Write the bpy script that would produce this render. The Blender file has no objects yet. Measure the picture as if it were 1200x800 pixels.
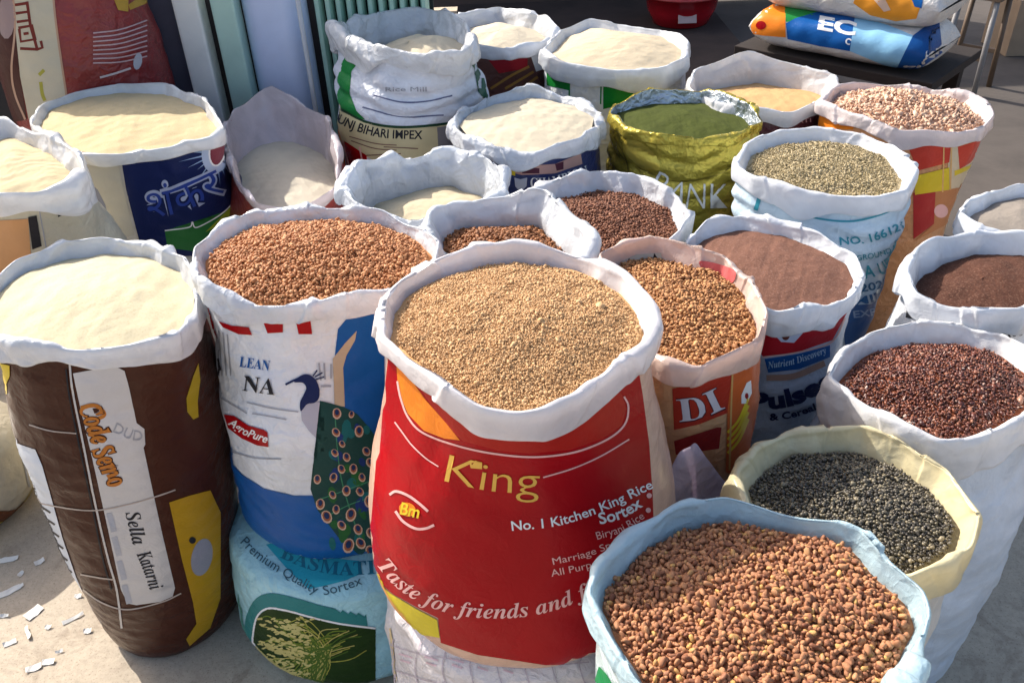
import bpy, bmesh, math, random
import numpy as np
from mathutils import Vector, Matrix
from mathutils.bvhtree import BVHTree

scene = bpy.context.scene
COL = scene.collection

# ------------------------------------------------------------------ camera
CAM_H, PITCH, ROLL, FPX = 1.78, math.radians(35.0), math.radians(2.0), 1000.0
fw = np.array([0, math.cos(PITCH), -math.sin(PITCH)])
up0 = np.array([0, math.sin(PITCH), math.cos(PITCH)])
rt0 = np.array([1.0, 0, 0])
rt = rt0 * math.cos(ROLL) - up0 * math.sin(ROLL)
upv = up0 * math.cos(ROLL) + rt0 * math.sin(ROLL)
CAMP = np.array([0, 0, CAM_H])
cam_d = bpy.data.cameras.new('camera')
cam = bpy.data.objects.new('camera', cam_d)
COL.objects.link(cam)
cam_d.sensor_width = 36.0
cam_d.lens = 36.0 * FPX / 1200.0
cam_d.clip_start, cam_d.clip_end = 0.02, 500
cam.matrix_world = Matrix(((rt[0], upv[0], -fw[0], 0), (rt[1], upv[1], -fw[1], 0), (rt[2], upv[2], -fw[2], CAM_H), (0, 0, 0, 1)))
scene.camera = cam

# ------------------------------------------------------------------ light
_az, _el = math.radians(43), math.radians(36)
SUN_FROM = Vector((-math.cos(_az) * math.cos(_el), math.sin(_az) * math.cos(_el), math.sin(_el)))      # towards the sun: left, a little behind the stall
sun_el = math.asin(SUN_FROM.z)
world = bpy.data.worlds.new('World')
scene.world = world
world.use_nodes = True
wn = world.node_tree
bg = wn.nodes['Background']
sky = wn.nodes.new('ShaderNodeTexSky')
sky.sky_type = 'NISHITA'
sky.sun_disc = False
sky.air_density = 1.0; sky.dust_density = 4.0; sky.ozone_density = 0.6
sky.sun_elevation = sun_el
sky.sun_rotation = math.atan2(SUN_FROM.x, SUN_FROM.y)
wn.links.new(sky.outputs[0], bg.inputs[0])
bg.inputs[1].default_value = 0.15
sl = bpy.data.lights.new('sun', 'SUN')
sl.energy = 4.3
sl.angle = math.radians(0.5)
sl.color = (1.0, 0.94, 0.85)
sun = bpy.data.objects.new('sun', sl)
COL.objects.link(sun)
sun.rotation_euler = SUN_FROM.to_track_quat('Z', 'Y').to_euler()
scene.view_settings.view_transform = 'Standard'
scene.view_settings.look = 'None'
scene.view_settings.exposure = 0.70
scene.view_settings.gamma = 1.0
scene.cycles.max_bounces = 6

GZ = -0.30                                             # ground level
# ------------------------------------------------------------------ helpers
def ray(x, y):
    return fw + rt * (x - 600) / FPX + upv * (400 - y) / FPX
def at(x, y, z):
    r = ray(x, y)
    return CAMP + r * (z - CAM_H) / r[2]
def aty(x, y, Y):
    r = ray(x, y)
    return CAMP + r * Y / r[1]

def tag(o, label, cat, group=None, kind=None):
    o['label'] = label
    o['category'] = cat
    if group: o['group'] = group
    if kind: o['kind'] = kind
    return o
def link(o, parent=None):
    COL.objects.link(o)
    if parent is not None: o.parent = parent
    return o
def empty(name, loc=(0, 0, 0), rz=0):
    o = bpy.data.objects.new(name, None)
    o.empty_display_size = 0.05
    o.location = loc
    o.rotation_euler = (0, 0, rz)
    return link(o)
def np_mesh(name, V, F, smooth=True, mat=None, rnd=None):
    """V (n,3); F (m,k) with constant k"""
    V = np.asarray(V, np.float32); F = np.asarray(F, np.int32)
    me = bpy.data.meshes.new(name)
    me.vertices.add(len(V)); me.vertices.foreach_set('co', V.ravel())
    m, k = F.shape
    me.loops.add(m * k); me.loops.foreach_set('vertex_index', F.ravel())
    me.polygons.add(m)
    me.polygons.foreach_set('loop_start', np.arange(0, m * k, k, dtype=np.int32))
    me.polygons.foreach_set('loop_total', np.full(m, k, np.int32))
    me.polygons.foreach_set('use_smooth', np.full(m, smooth, bool))
    if rnd is not None:
        a = me.attributes.new('rnd', 'FLOAT', 'POINT'); a.data.foreach_set('value', np.asarray(rnd, np.float32))
    me.update(calc_edges=True)
    me.validate()
    if mat: me.materials.append(mat)
    return me
def np_obj(name, V, F, mat, parent=None, loc=None, smooth=True, rnd=None):
    """V in world coordinates; object origin put at loc, or made local to the parent's location"""
    o = bpy.data.objects.new(name, None if False else np_mesh(name, np.asarray(V) - (np.array(loc) if loc is not None else (np.array(parent.location) if parent is not None else 0)), F, smooth, mat, rnd))
    if loc is not None and parent is None: o.location = loc
    return link(o, parent)
def grid_faces(nt, ns, wrap=True):
    """vertex index = i*ns + j"""
    i = np.arange(nt if wrap else nt - 1)[:, None]; j = np.arange(ns - 1)[None, :]
    i2 = (i + 1) % nt
    return np.stack([i * ns + j, i2 * ns + j, i2 * ns + j + 1, i * ns + j + 1], -1).reshape(-1, 4)
def bm_obj(name, bm, mat, parent=None, loc=(0, 0, 0), smooth=False):
    me = bpy.data.meshes.new(name)
    bm.normal_update()
    bm.to_mesh(me); bm.free()
    if smooth:
        me.polygons.foreach_set('use_smooth', np.full(len(me.polygons), True, bool))
    me.materials.append(mat)
    o = bpy.data.objects.new(name, me)
    o.location = loc
    return link(o, parent)
def box_bm(bm, cx, cy, cz, sx, sy, sz, bev=0.004, rot=None):
    r = bmesh.ops.create_cube(bm, size=1)
    M = Matrix.Translation((cx, cy, cz)) @ (rot or Matrix.Identity(4)) @ Matrix.Diagonal((sx, sy, sz, 1))
    bmesh.ops.transform(bm, matrix=M, verts=r['verts'])
    if bev:
        es = list({e for v in r['verts'] for e in v.link_edges})
        bmesh.ops.bevel(bm, geom=es, offset=bev, segments=2, affect='EDGES', profile=0.6)
    return bm
def box(name, c, s, mat, parent=None, bev=0.004, rot=None):
    """box at world centre c (local if parent given)"""
    bm = bmesh.new()
    box_bm(bm, 0, 0, 0, s[0], s[1], s[2], bev, rot)
    return bm_obj(name, bm, mat, parent, c)

def crumple(P, freq, seed, n=5):
    """piecewise-planar creases, about -0.5..0.5"""
    r = np.random.default_rng(seed)
    out = 0; W = 0
    for i in range(n):
        k = r.normal(size=3); k /= np.linalg.norm(k)
        M = r.normal(size=(3, 3))
        Q = P + (0.22 / freq) * np.sin(P @ M * freq * 1.3 + r.uniform(0, 6.28, 3))
        f = freq * r.uniform(0.6, 1.5); w = 1 / f
        out = out + w * np.abs(((Q @ k * f + r.uniform(0, 2)) % 2) - 1); W += w
    return out / W - 0.5
def smoothn(P, freq, seed, n=6):
    r = np.random.default_rng(seed)
    out = 0
    for i in range(n):
        k = r.normal(size=3); k /= np.linalg.norm(k)
        f = freq * r.uniform(0.5, 1.6)
        out = out + np.sin(P @ k * f * 6.28 + r.uniform(0, 6.28) + 0.8 * np.sin(P @ r.normal(size=3) * freq * 4))
    return out / n
def sstep(x, a, b):
    t = np.clip((x - a) / (b - a), 0, 1)
    return t * t * (3 - 2 * t)

# ------------------------------------------------------------------ materials
_mats = {}
def nodes(name):
    m = bpy.data.materials.new(name); m.use_nodes = True
    nt = m.node_tree
    return m, nt, nt.nodes['Principled BSDF']
def noise_node(nt, scale, detail=4, rough=0.55, dist=0.0, coord='Object', vec=None):
    n = nt.nodes.new('ShaderNodeTexNoise')
    n.inputs['Scale'].default_value = scale; n.inputs['Detail'].default_value = detail
    n.inputs['Roughness'].default_value = rough; n.inputs['Distortion'].default_value = dist
    if vec is None:
        tc = nt.nodes.new('ShaderNodeTexCoord'); vec = tc.outputs[coord]
    nt.links.new(vec, n.inputs['Vector'])
    return n
def ramp(nt, fac, stops):
    r = nt.nodes.new('ShaderNodeValToRGB')
    el = r.color_ramp.elements
    while len(el) < len(stops): el.new(0.5)
    for e, (p, c) in zip(el, stops):
        e.position = p; e.color = (c[0], c[1], c[2], 1)
    nt.links.new(fac, r.inputs[0])
    return r
def bump(nt, bsdf, h, strength, dist, prev=None):
    b = nt.nodes.new('ShaderNodeBump')
    b.inputs['Strength'].default_value = strength; b.inputs['Distance'].default_value = dist
    nt.links.new(h, b.inputs['Height'])
    if prev is not None: nt.links.new(prev.outputs[0], b.inputs['Normal'])
    nt.links.new(b.outputs[0], bsdf.inputs['Normal'])
    return b
def mul(c, k): return tuple(min(1, v * k) for v in c)

def plastic(col, rough=0.42, trans=0.0, crease=0.5, metal=0.0, dirt=0.17, key=''):
    """printed or plain woven plastic film"""
    k = ('pl', tuple(col), rough, trans, crease, metal, dirt, key)
    if k in _mats: return _mats[k]
    m, nt, b = nodes('plastic_film')
    n = noise_node(nt, 9, 5, 0.6, 0.6)
    r = ramp(nt, n.outputs[0], [(0.3, mul(col, 1 - dirt)), (0.62, col), (0.8, mul(col, 1.03))])
    nt.links.new(r.outputs[0], b.inputs['Base Color'])
    b.inputs['Roughness'].default_value = rough
    b.inputs['Metallic'].default_value = metal
    if key == 'dull': b.inputs['Specular IOR Level'].default_value = 0.14
    if key == 'ink': b.inputs['Specular IOR Level'].default_value = 0.12
    n2 = noise_node(nt, 34, 6, 0.6, 1.6)
    b1 = bump(nt, b, n2.outputs[0], crease, 0.006)
    tc = nt.nodes.new('ShaderNodeTexCoord')
    if key != 'ink':                      # crumpled film: flat facets meeting in creases
        nd = noise_node(nt, 14, 3, 0.5)
        ad = nt.nodes.new('ShaderNodeMixRGB'); ad.blend_type = 'LINEAR_LIGHT'; ad.inputs[0].default_value = 0.05
        nt.links.new(tc.outputs['Object'], ad.inputs[1]); nt.links.new(nd.outputs['Color'], ad.inputs[2])
        vo = nt.nodes.new('ShaderNodeTexVoronoi'); vo.inputs['Scale'].default_value = 26
        mp = nt.nodes.new('ShaderNodeMapping'); mp.inputs['Scale'].default_value = (1, 1, 1.6)
        nt.links.new(ad.outputs[0], mp.inputs[0]); nt.links.new(mp.outputs[0], vo.inputs['Vector'])
        b1 = bump(nt, b, vo.outputs['Distance'], crease * 0.75, 0.010, b1)
        v2 = nt.nodes.new('ShaderNodeTexVoronoi'); v2.feature = 'DISTANCE_TO_EDGE'; v2.inputs['Scale'].default_value = 15
        m2 = nt.nodes.new('ShaderNodeMapping'); m2.inputs['Scale'].default_value = (1, 1, 0.6); m2.inputs['Location'].default_value = (3.1, 1.7, .4)
        nt.links.new(ad.outputs[0], m2.inputs[0]); nt.links.new(m2.outputs[0], v2.inputs['Vector'])
        rr = ramp(nt, v2.outputs['Distance'], [(0.0, (1, 1, 1)), (0.03, (.35, .35, .35)), (0.10, (0, 0, 0))])
        b1 = bump(nt, b, rr.outputs[0], min(1, crease * 0.8), 0.0016, b1)
    # fine woven tape
    w = nt.nodes.new('ShaderNodeTexWave'); w.bands_direction = 'Z'; w.inputs['Scale'].default_value = 110; w.inputs['Distortion'].default_value = 0.6
    nt.links.new(tc.outputs['Object'], w.inputs['Vector'])
    bump(nt, b, w.outputs[1], 0.10, 0.0008, b1)
    if trans > 0:
        b.inputs['Roughness'].default_value = rough * 0.8
        b.inputs['Coat Weight'].default_value = 0.25; b.inputs['Coat Roughness'].default_value = 0.18
        t = nt.nodes.new('ShaderNodeBsdfTranslucent')
        nt.links.new(r.outputs[0], t.inputs[0])
        mx = nt.nodes.new('ShaderNodeMixShader'); mx.inputs[0].default_value = trans
        nt.links.new(b.outputs[0], mx.inputs[1]); nt.links.new(t.outputs[0], mx.inputs[2])
        nt.links.new(mx.outputs[0], nt.nodes['Material Output'].inputs[0])
    _mats[k] = m
    return m
def ink(col, rough=0.42, metal=0.0):
    return plastic(col, rough, 0, 0.25, metal, 0.08, 'ink')
def flat(col, rough=0.6, scale=14, var=0.18, bumpk=0.25, metal=0.0, name='painted_surface'):
    k = ('fl', tuple(col), rough, scale, var, bumpk, metal)
    if k in _mats: return _mats[k]
    m, nt, b = nodes(name)
    n = noise_node(nt, scale, 6, 0.6, 0.4)
    r = ramp(nt, n.outputs[0], [(0.28, mul(col, 1 - var)), (0.55, col), (0.8, mul(col, 1 + var * 0.5))])
    nt.links.new(r.outputs[0], b.inputs['Base Color'])
    b.inputs['Roughness'].default_value = rough; b.inputs['Metallic'].default_value = metal
    n2 = noise_node(nt, scale * 6, 5, 0.6)
    bump(nt, b, n2.outputs[0], bumpk, 0.004)
    _mats[k] = m
    return m
def grain_mat(stops, rough=0.6, obj=False, spec=0.3):
    m, nt, b = nodes('grain')
    if obj:
        s = nt.nodes.new('ShaderNodeObjectInfo').outputs['Random']
    else:
        a = nt.nodes.new('ShaderNodeAttribute'); a.attribute_name = 'rnd'; s = a.outputs['Fac']
    r = ramp(nt, s, stops)
    n = noise_node(nt, 260, 3, 0.6)
    mx = nt.nodes.new('ShaderNodeMixRGB'); mx.blend_type = 'MULTIPLY'; mx.inputs[0].default_value = 0.55
    r2 = ramp(nt, n.outputs[0], [(0.3, (0.6, 0.58, 0.55)), (0.62, (1, 1, 1))])
    nt.links.new(r.outputs[0], mx.inputs[1]); nt.links.new(r2.outputs[0], mx.inputs[2])
    nt.links.new(mx.outputs[0], b.inputs['Base Color'])
    b.inputs['Roughness'].default_value = rough
    b.inputs['Specular IOR Level'].default_value = spec
    bump(nt, b, n.outputs[0], 0.4, 0.001)
    return m
def powder_mat(col, var=0.15, speck=None, bumpk=0.5, fine=420):
    m, nt, b = nodes('powder')
    n = noise_node(nt, 16, 8, 0.65, 0.3)
    r = ramp(nt, n.outputs[0], [(0.3, mul(col, 1 - var)), (0.5, col), (0.75, mul(col, 1 + var * 0.5))])
    out = r.outputs[0]
    if speck:
        n3 = noise_node(nt, 210, 3, 0.7)
        r3 = ramp(nt, n3.outputs[0], [(0.52, (0, 0, 0)), (0.66, (1, 1, 1))])
        mx = nt.nodes.new('ShaderNodeMixRGB'); mx.inputs[2].default_value = (*speck, 1)
        nt.links.new(r3.outputs[0], mx.inputs[0]); nt.links.new(out, mx.inputs[1]); out = mx.outputs[0]
    nt.links.new(out, b.inputs['Base Color'])
    b.inputs['Roughness'].default_value = 0.9
    b.inputs['Specular IOR Level'].default_value = 0.15
    n1 = noise_node(nt, 45, 6, 0.7)
    b1 = bump(nt, b, n1.outputs[0], bumpk, 0.006)
    n2 = noise_node(nt, fine, 3, 0.6)
    bump(nt, b, n2.outputs[0], bumpk, 0.0015, b1)
    return m

# ------------------------------------------------------------------ sack
class Sack: pass

def polar_outline(pts, z):
    W = np.array([at(p[0], p[1], z) for p in pts])[:, :2]
    # area centroid
    x, y = W[:, 0], W[:, 1]; x2, y2 = np.roll(x, -1), np.roll(y, -1)
    cr = x * y2 - x2 * y; A = cr.sum() / 2
    c = np.array([((x + x2) * cr).sum(), ((y + y2) * cr).sum()]) / (6 * A)
    # dense resample of the closed polygon
    D = []
    for a, b in zip(W, np.roll(W, -1, 0)):
        for u in np.linspace(0, 1, 24, endpoint=False): D.append(a + (b - a) * u)
    D = np.array(D) - c
    t = np.arctan2(D[:, 0], -D[:, 1]) % (2 * np.pi); r = np.hypot(D[:, 0], D[:, 1])
    o = np.argsort(t)
    return c, t[o], r[o]

def make_sack(name, pts, z, label, body_mat, cuff_mat, zb=GZ, group='open sacks of grain and flour', cuff=0.07, thick=1.0,
              prof=((0, 1.0), (0.4, 1.03), (0.8, 0.98), (1, 0.9)), amp=1.0, bumps=(), chb=(), deep=0.10, seed=1, nt=440, lean=(0, 0), fold=6, bodyamp=1.0, pleat=0.0, sig=2.2, Rs=1.0, outer_mat=None):
    s = Sack(); rng = np.random.default_rng(seed)
    c, tt, rr = polar_outline(pts, z)
    T = np.linspace(0, 2 * np.pi, nt, endpoint=False)
    r0 = np.interp(T, np.concatenate([tt - 2 * np.pi, tt, tt + 2 * np.pi]), np.tile(rr, 3))
    # smooth a little
    kk = np.exp(-0.5 * ((np.arange(nt) - nt // 2) * 360 / nt / sig) ** 2); kk /= kk.sum()
    r0 = np.real(np.fft.ifft(np.fft.fft(r0) * np.fft.fft(np.roll(kk, -(nt // 2)))))
    def ang(t0): return (T - t0 + np.pi) % (2 * np.pi) - np.pi
    dz = np.zeros(nt)
    for k, a in ((2, .006), (3, .006), (5, .005), (9, .003)):
        dz += a * amp * np.sin(k * T + rng.uniform(0, 6.28))
    for (d, h, w) in bumps:
        a = np.abs(np.degrees(ang(math.radians(d)))); dz += h * np.clip(1 - a / w, 0, 1) ** 1.2
    ch = cuff * (1 + 0.16 * np.sin(2 * T + rng.uniform(0, 6)) + 0.12 * np.sin(5 * T + rng.uniform(0, 6)) + 0.07 * np.sin(11 * T + rng.uniform(0, 6)))
    for (d, h, w) in chb:
        a = np.abs(np.degrees(ang(math.radians(d)))); ch += h * np.clip(1 - a / w, 0, 1)
    ch = ch * (1 + 0.25 * crumple(np.stack([np.sin(T), np.cos(T), 0 * T], -1), 3.2, seed + 31, 3)); ch = np.maximum(ch, 0.018)
    R = r0.mean()
    s.c = np.array([c[0], c[1], z]); s.R = R; s.T = T; s.r0 = r0; s.dz = dz; s.zb = zb; s.z = z; s.nt = nt
    hh = [p[0] for p in prof]; pr = [p[1] for p in prof]
    H = z - zb
    def rbody(zz):                       # (nt, m) for zz (nt, m)
        h = np.clip((z - zz) / H, 0, 1)
        w = sstep(z - zz, 0.0, min(0.34, H * 0.6))
        low = R * Rs * np.interp(h, hh, pr)
        rad = (r0[:, None] - 0.003 * thick) * (1 - w) + low * w
        hb = np.clip((zz - zb) / 0.07, 0, 1)
        return rad * (0.87 + 0.13 * np.sqrt(1 - (1 - hb) ** 2))
    s.rbody = rbody
    root = empty(name, (c[0], c[1], zb))
    tag(root, label, 'sack', group)
    s.root = root
    dirs = np.stack([np.sin(T), -np.cos(T)], -1)
    # body
    nb = max(24, int(H / 0.011))
    zz = np.linspace(z - 0.45 * cuff, zb, nb)[None, :] + dz[:, None] * np.linspace(1, 0, nb)[None, :] ** 3
    rb = rbody(zz)
    hfr = np.linspace(0, 1, nb)[None, :]
    cx = c[0] + lean[0] * hfr ** 1.3; cy = c[1] + lean[1] * hfr ** 1.3
    P = np.stack([cx + dirs[:, 0:1] * rb, cy + dirs[:, 1:2] * rb, zz], -1)
    Q = P * np.array([1, 1, 1.7])
    disp = bodyamp * (0.012 * crumple(Q, 9, seed + 5) + 0.005 * crumple(Q, 26, seed + 6) + 0.009 * smoothn(P, 2.2, seed + 7))
    if pleat:                             # slumped folds running round the sack under the rim
        ph = (z - zz) + 0.02 * np.sin(2 * T + seed)[:, None] + 0.012 * np.sin(5 * T + seed)[:, None]
        disp = disp + pleat * np.abs(np.sin(ph * 48)) * sstep(0.30 - (z - zz), 0, 0.1)
    disp *= sstep(z + dz[:, None] - zz, ch[:, None] + 0.004, ch[:, None] * 1.6 + 0.02)
    P[..., 0] += dirs[:, 0:1] * disp; P[..., 1] += dirs[:, 1:2] * disp
    F = grid_faces(nt, nb)
    V = P.reshape(-1, 3)
    s.body = np_obj('body', V, F, body_mat, root)
    s.bvh = BVHTree.FromPolygons([tuple(v) for v in V], [tuple(f) for f in F])
    s.mid = np.array([c[0] + lean[0] * .3, c[1] + lean[1] * .3, (z * .7 + zb * .3)])
    # cuff: outside lip -> crest -> inside wall.  columns: d (outwards of crest), fraction of ch or metres down, mode
    prf_d = np.array([-.003, .003, .0052, .0058, .0054, .0044, .0004, -.0044, -.0068, -.013, -.018, -.022, -.026]) * thick
    o_f = np.array([.90, 1.0, .93, .7, .42, .17, 0.03])      # x ch, outer part
    i_m = np.array([.003, .012, .030, .055, deep * 0.8 + .03, deep + .10])  # metres, inner part
    nf = 72
    src = np.linspace(0, 12, 13); dst = np.sort(np.concatenate([np.linspace(0, 12, nf)]))
    def spl(v):                           # catmull-rom through the control values
        i = np.clip(dst.astype(int), 0, 11); u = dst - i
        p = np.concatenate([[2 * v[0] - v[1]], v, [2 * v[-1] - v[-2]]])
        a, b_, c_, d_ = p[i], p[i + 1], p[i + 2], p[i + 3]
        return 0.5 * ((2 * b_) + (-a + c_) * u + (2 * a - 5 * b_ + 4 * c_ - d_) * u ** 2 + (-a + 3 * b_ - 3 * c_ + d_) * u ** 3)
    dd = spl(prf_d)
    of = spl(np.concatenate([o_f, np.zeros(6)])); of = np.where(dst > 6, 0, of)
    im = spl(np.concatenate([np.zeros(7), i_m])); im = np.where(dst < 6, 0, im)
    zc = z + dz[:, None] - of[None, :] * ch[:, None] - im[None, :]
    outer = (dst <= 6)[None, :]
    rbz = rbody(np.minimum(zc, z - 0.0))
    rr_ = np.where(outer, np.maximum(rbz + 0.007, r0[:, None]) + dd[None, :], np.minimum(r0[:, None], rbz + 0.004) + dd[None, :] - 0.008 * sstep(im, 0.02, 0.08)[None, :])
    # overlapping tucks: one steep edge, running aslant over the fold
    for i in range(fold * 2):
        t0 = rng.uniform(0, 6.28); w = math.radians(rng.uniform(6, 22)); a = rng.uniform(.003, .0095) * (0.5 + 0.5 * amp); sg = rng.choice([-1, 1])
        d = (ang(t0)[:, None] + rng.uniform(-.22, .22) * (dst / 6 - 1)[None, :]) * sg
        e = math.radians(1.3)
        st = np.where((d >= 0) & (d < w), 1 - d / w, np.where((d < 0) & (d > -e), 1 + d / e, 0))
        ends = np.exp(-((dst - rng.uniform(1, 8)) / rng.uniform(2.5, 6)) ** 2)[None, :]
        rr_ += a * st * ends * np.where(outer, 1, -.6)
        zc += 0.5 * a * st * np.exp(-((dst - 6) / 2) ** 2)[None, :]
    P = np.stack([c[0] + dirs[:, 0:1] * rr_, c[1] + dirs[:, 1:2] * rr_, zc], -1)
    # normal in the profile plane
    dr = np.gradient(rr_, axis=1); dzz = np.gradient(zc, axis=1)
    ln = np.hypot(dr, dzz) + 1e-9; nr, nz = dzz / ln, -dr / ln
    Q = P.copy()
    disp = amp * (0.026 * crumple(Q, 7, seed + 15, 3) + 0.018 * crumple(Q, 17, seed + 16, 2) + 0.005 * crumple(Q, 42, seed + 17, 2))
    disp *= np.where(dst < 2, 0.45, 1.0)[None, :]
    disp = np.where(outer, np.maximum(disp, -0.001), np.maximum(disp, -0.004 * thick))
    P[..., 0] += dirs[:, 0:1] * nr * disp; P[..., 1] += dirs[:, 1:2] * nr * disp; P[..., 2] += nz * disp
    s.cuff = np_obj('rolled_rim', P.reshape(-1, 3), grid_faces(nt, nf)[:, ::-1], cuff_mat, root)
    if outer_mat is not None:
        s.cuff.data.materials.append(outer_mat)
        j = np.tile(np.arange(nf - 1), nt)
        s.cuff.data.polygons.foreach_set('material_index', (dst[j] < 6.2).astype(np.int32))
    s.cuffP = P
    s.thick = thick
    s.dirs = dirs
    s.layer = 0
    return s

# ---------------- prints laid on the skin of a sack
def cast(s, x, y, off):
    """the point of the sack's skin facing the camera at (x, y), or the nearest one beside or above it"""
    o = Vector(CAMP)
    m = s.mid - CAMP
    mx = 600 + FPX * (m @ rt) / (m @ fw); my = 400 - FPX * (m @ upv) / (m @ fw)
    for k in range(50):
        for qx, qy in (((x, y),) if k == 0 else ((x + (mx - x) * .02 * k, y), (x, y + (my - y) * .02 * k))):
            d = Vector(ray(qx, qy)).normalized()
            h = s.bvh.ray_cast(o, d)
            if h[0] is None: continue
            n = h[1]
            if n.dot(d) > 0: n = -n
            rx, ry = h[0].x - s.mid[0], h[0].y - s.mid[1]
            if not getattr(s, 'inside', 0) and rx * d.x + ry * d.y > 0.0 and abs(n.z) < 0.8: continue      # the inside of the far wall
            return h[0] + n * off
    return Vector(s.mid)
def cut_grid(bm, step):
    xs = [v.co.x for v in bm.verts]; ys = [v.co.y for v in bm.verts]
    for lo, hi, no in ((min(xs), max(xs), (1, 0, 0)), (min(ys), max(ys), (0, 1, 0))):
        k = math.floor(lo / step) + 1
        while k * step < hi:
            bmesh.ops.bisect_plane(bm, geom=bm.verts[:] + bm.edges[:] + bm.faces[:], dist=1e-4, plane_co=(k * step * no[0], k * step * no[1], 0), plane_no=no)
            k += 1
def lay(s, name, bm, mat, step, layer):
    cut_grid(bm, step)
    bmesh.ops.triangulate(bm, faces=bm.faces[:])
    L = Vector(s.root.location)
    for v in bm.verts:
        v.co = cast(s, v.co.x, v.co.y, 0.0016 + 0.0005 * layer) - L
    if not getattr(s, 'rz', None):        # follow the skin where the print turns away round the side
        off = 0.0016 + 0.0005 * layer
        bad = [f for f in bm.faces if max(e.calc_length() for e in f.edges) > 0.10]
        if len(bad) < len(bm.faces): bmesh.ops.delete(bm, geom=bad, context='FACES')
        for it in range(4):
            es = [e for e in bm.edges if e.calc_length() > 0.010]
            if not es: break
            old = set(bm.verts)
            bmesh.ops.subdivide_edges(bm, edges=es, cuts=1)
            for v in bm.verts:
                if v not in old:
                    h = s.bvh.find_nearest(v.co + L)
                    if h[0] is not None:
                        n = h[1] if h[1].dot(Vector(s.mid) - h[0]) < 0 else -h[1]
                        v.co = h[0] + n * off - L
            bmesh.ops.triangulate(bm, faces=[f for f in bm.faces if len(f.verts) > 3])
    bm.normal_update()
    # all faces outwards
    cdir = Vector(CAMP) - L
    fl = [f for f in bm.faces if f.normal.dot(cdir - f.calc_center_median()) < 0]
    bmesh.ops.reverse_faces(bm, faces=fl)
    return bm_obj(name, bm, mat, s.root, (0, 0, 0), smooth=True)
def smooth_path(pts, n=8, closed=False):
    P = np.array(pts, float); out = []
    N = len(P)
    for i in range(N if closed else N - 1):
        a = P[(i - 1) % N] if (closed or i > 0) else 2 * P[0] - P[1]
        b, c = P[i], P[(i + 1) % N]
        d = P[(i + 2) % N] if (closed or i + 2 < N) else 2 * P[-1] - P[-2]
        for u in np.linspace(0, 1, n, endpoint=False):
            out.append(0.5 * ((2 * b) + (-a + c) * u + (2 * a - 5 * b + 4 * c - d) * u ** 2 + (-a + 3 * b - 3 * c + d) * u ** 3))
    if not closed: out.append(P[-1])
    return np.array(out)
JOIN = ('feather_print', 'small_print', 'rice_picture', 'grid_print', 'barcode', 'sunburst_print', 'leaf_print')   # too fine to pick apart
def panel(s, pts, mat, layer=0, name='printed_panel', step=4, curved=False, more=()):
    if more and name not in JOIN:
        for q in more: panel(s, q, mat, layer, name, step, curved)
        more = ()
    bm = bmesh.new()
    for poly in (pts, *more):
        q = smooth_path(poly, 6, True) if curved else poly
        f = bm.faces.new([bm.verts.new((p[0], p[1], 0)) for p in q])
    bmesh.ops.triangulate(bm, faces=bm.faces[:])
    o = lay(s, name, bm, mat, step, layer)
    if name in JOIN: o['kind'] = 'stuff'
    return o
def ellipse(cx, cy, a, b, rot=0, n=20):
    r = math.radians(rot)
    return [(cx + a * math.cos(t) * math.cos(r) - b * math.sin(t) * math.sin(r), cy + a * math.cos(t) * math.sin(r) + b * math.sin(t) * math.cos(r)) for t in np.linspace(0, 2 * np.pi, n, endpoint=False)]
def stroke(bm, pts, w, smooth=True):
    q = smooth_path(pts, 8) if smooth and len(pts) > 2 else np.array(pts, float)
    t = np.gradient(q, axis=0); t /= np.linalg.norm(t, axis=1)[:, None] + 1e-9
    n = np.stack([-t[:, 1], t[:, 0]], -1) * w / 2
    a = [bm.verts.new((*(p), 0)) for p in q + n]; b = [bm.verts.new((*(p), 0)) for p in q - n]
    for i in range(len(q) - 1): bm.faces.new((a[i], a[i + 1], b[i + 1], b[i]))
def lines(s, paths, w, mat, layer=1, name='stripe', step=5, smooth=True):
    if name not in JOIN:
        for p in paths:
            bm = bmesh.new(); stroke(bm, p, w, smooth); lay(s, name, bm, mat, step, layer)
        return
    bm = bmesh.new()
    for p in paths: stroke(bm, p, w, smooth)
    o = lay(s, name, bm, mat, step, layer); o['kind'] = 'stuff'
    return o
def bold_serif(t): return ''.join(chr(0x1D400 + ord(c) - 65) if 'A' <= c <= 'Z' else chr(0x1D41A + ord(c) - 97) if 'a' <= c <= 'z' else c for c in t)
def ital_serif(t): return ''.join(chr(0x1D468 + ord(c) - 65) if 'A' <= c <= 'Z' else chr(0x1D482 + ord(c) - 97) if 'a' <= c <= 'z' else c for c in t)
_tcache = {}
def text_mesh(body, offset=0.0, shear=0.0):
    k = (body, offset, shear)
    if k not in _tcache:
        cu = bpy.data.curves.new('lettering', 'FONT'); cu.body = body; cu.offset = offset; cu.shear = shear; cu.resolution_u = 3
        o = bpy.data.objects.new('lettering', cu); COL.objects.link(o)
        dg = bpy.context.evaluated_depsgraph_get()
        me = bpy.data.meshes.new_from_object(o.evaluated_get(dg))
        V = np.array([v.co[:2] for v in me.vertices]); F = [tuple(p.vertices) for p in me.polygons]
        bpy.data.objects.remove(o); bpy.data.curves.remove(cu); bpy.data.meshes.remove(me)
        _tcache[k] = (V, F)
    return _tcache[k]
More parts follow.
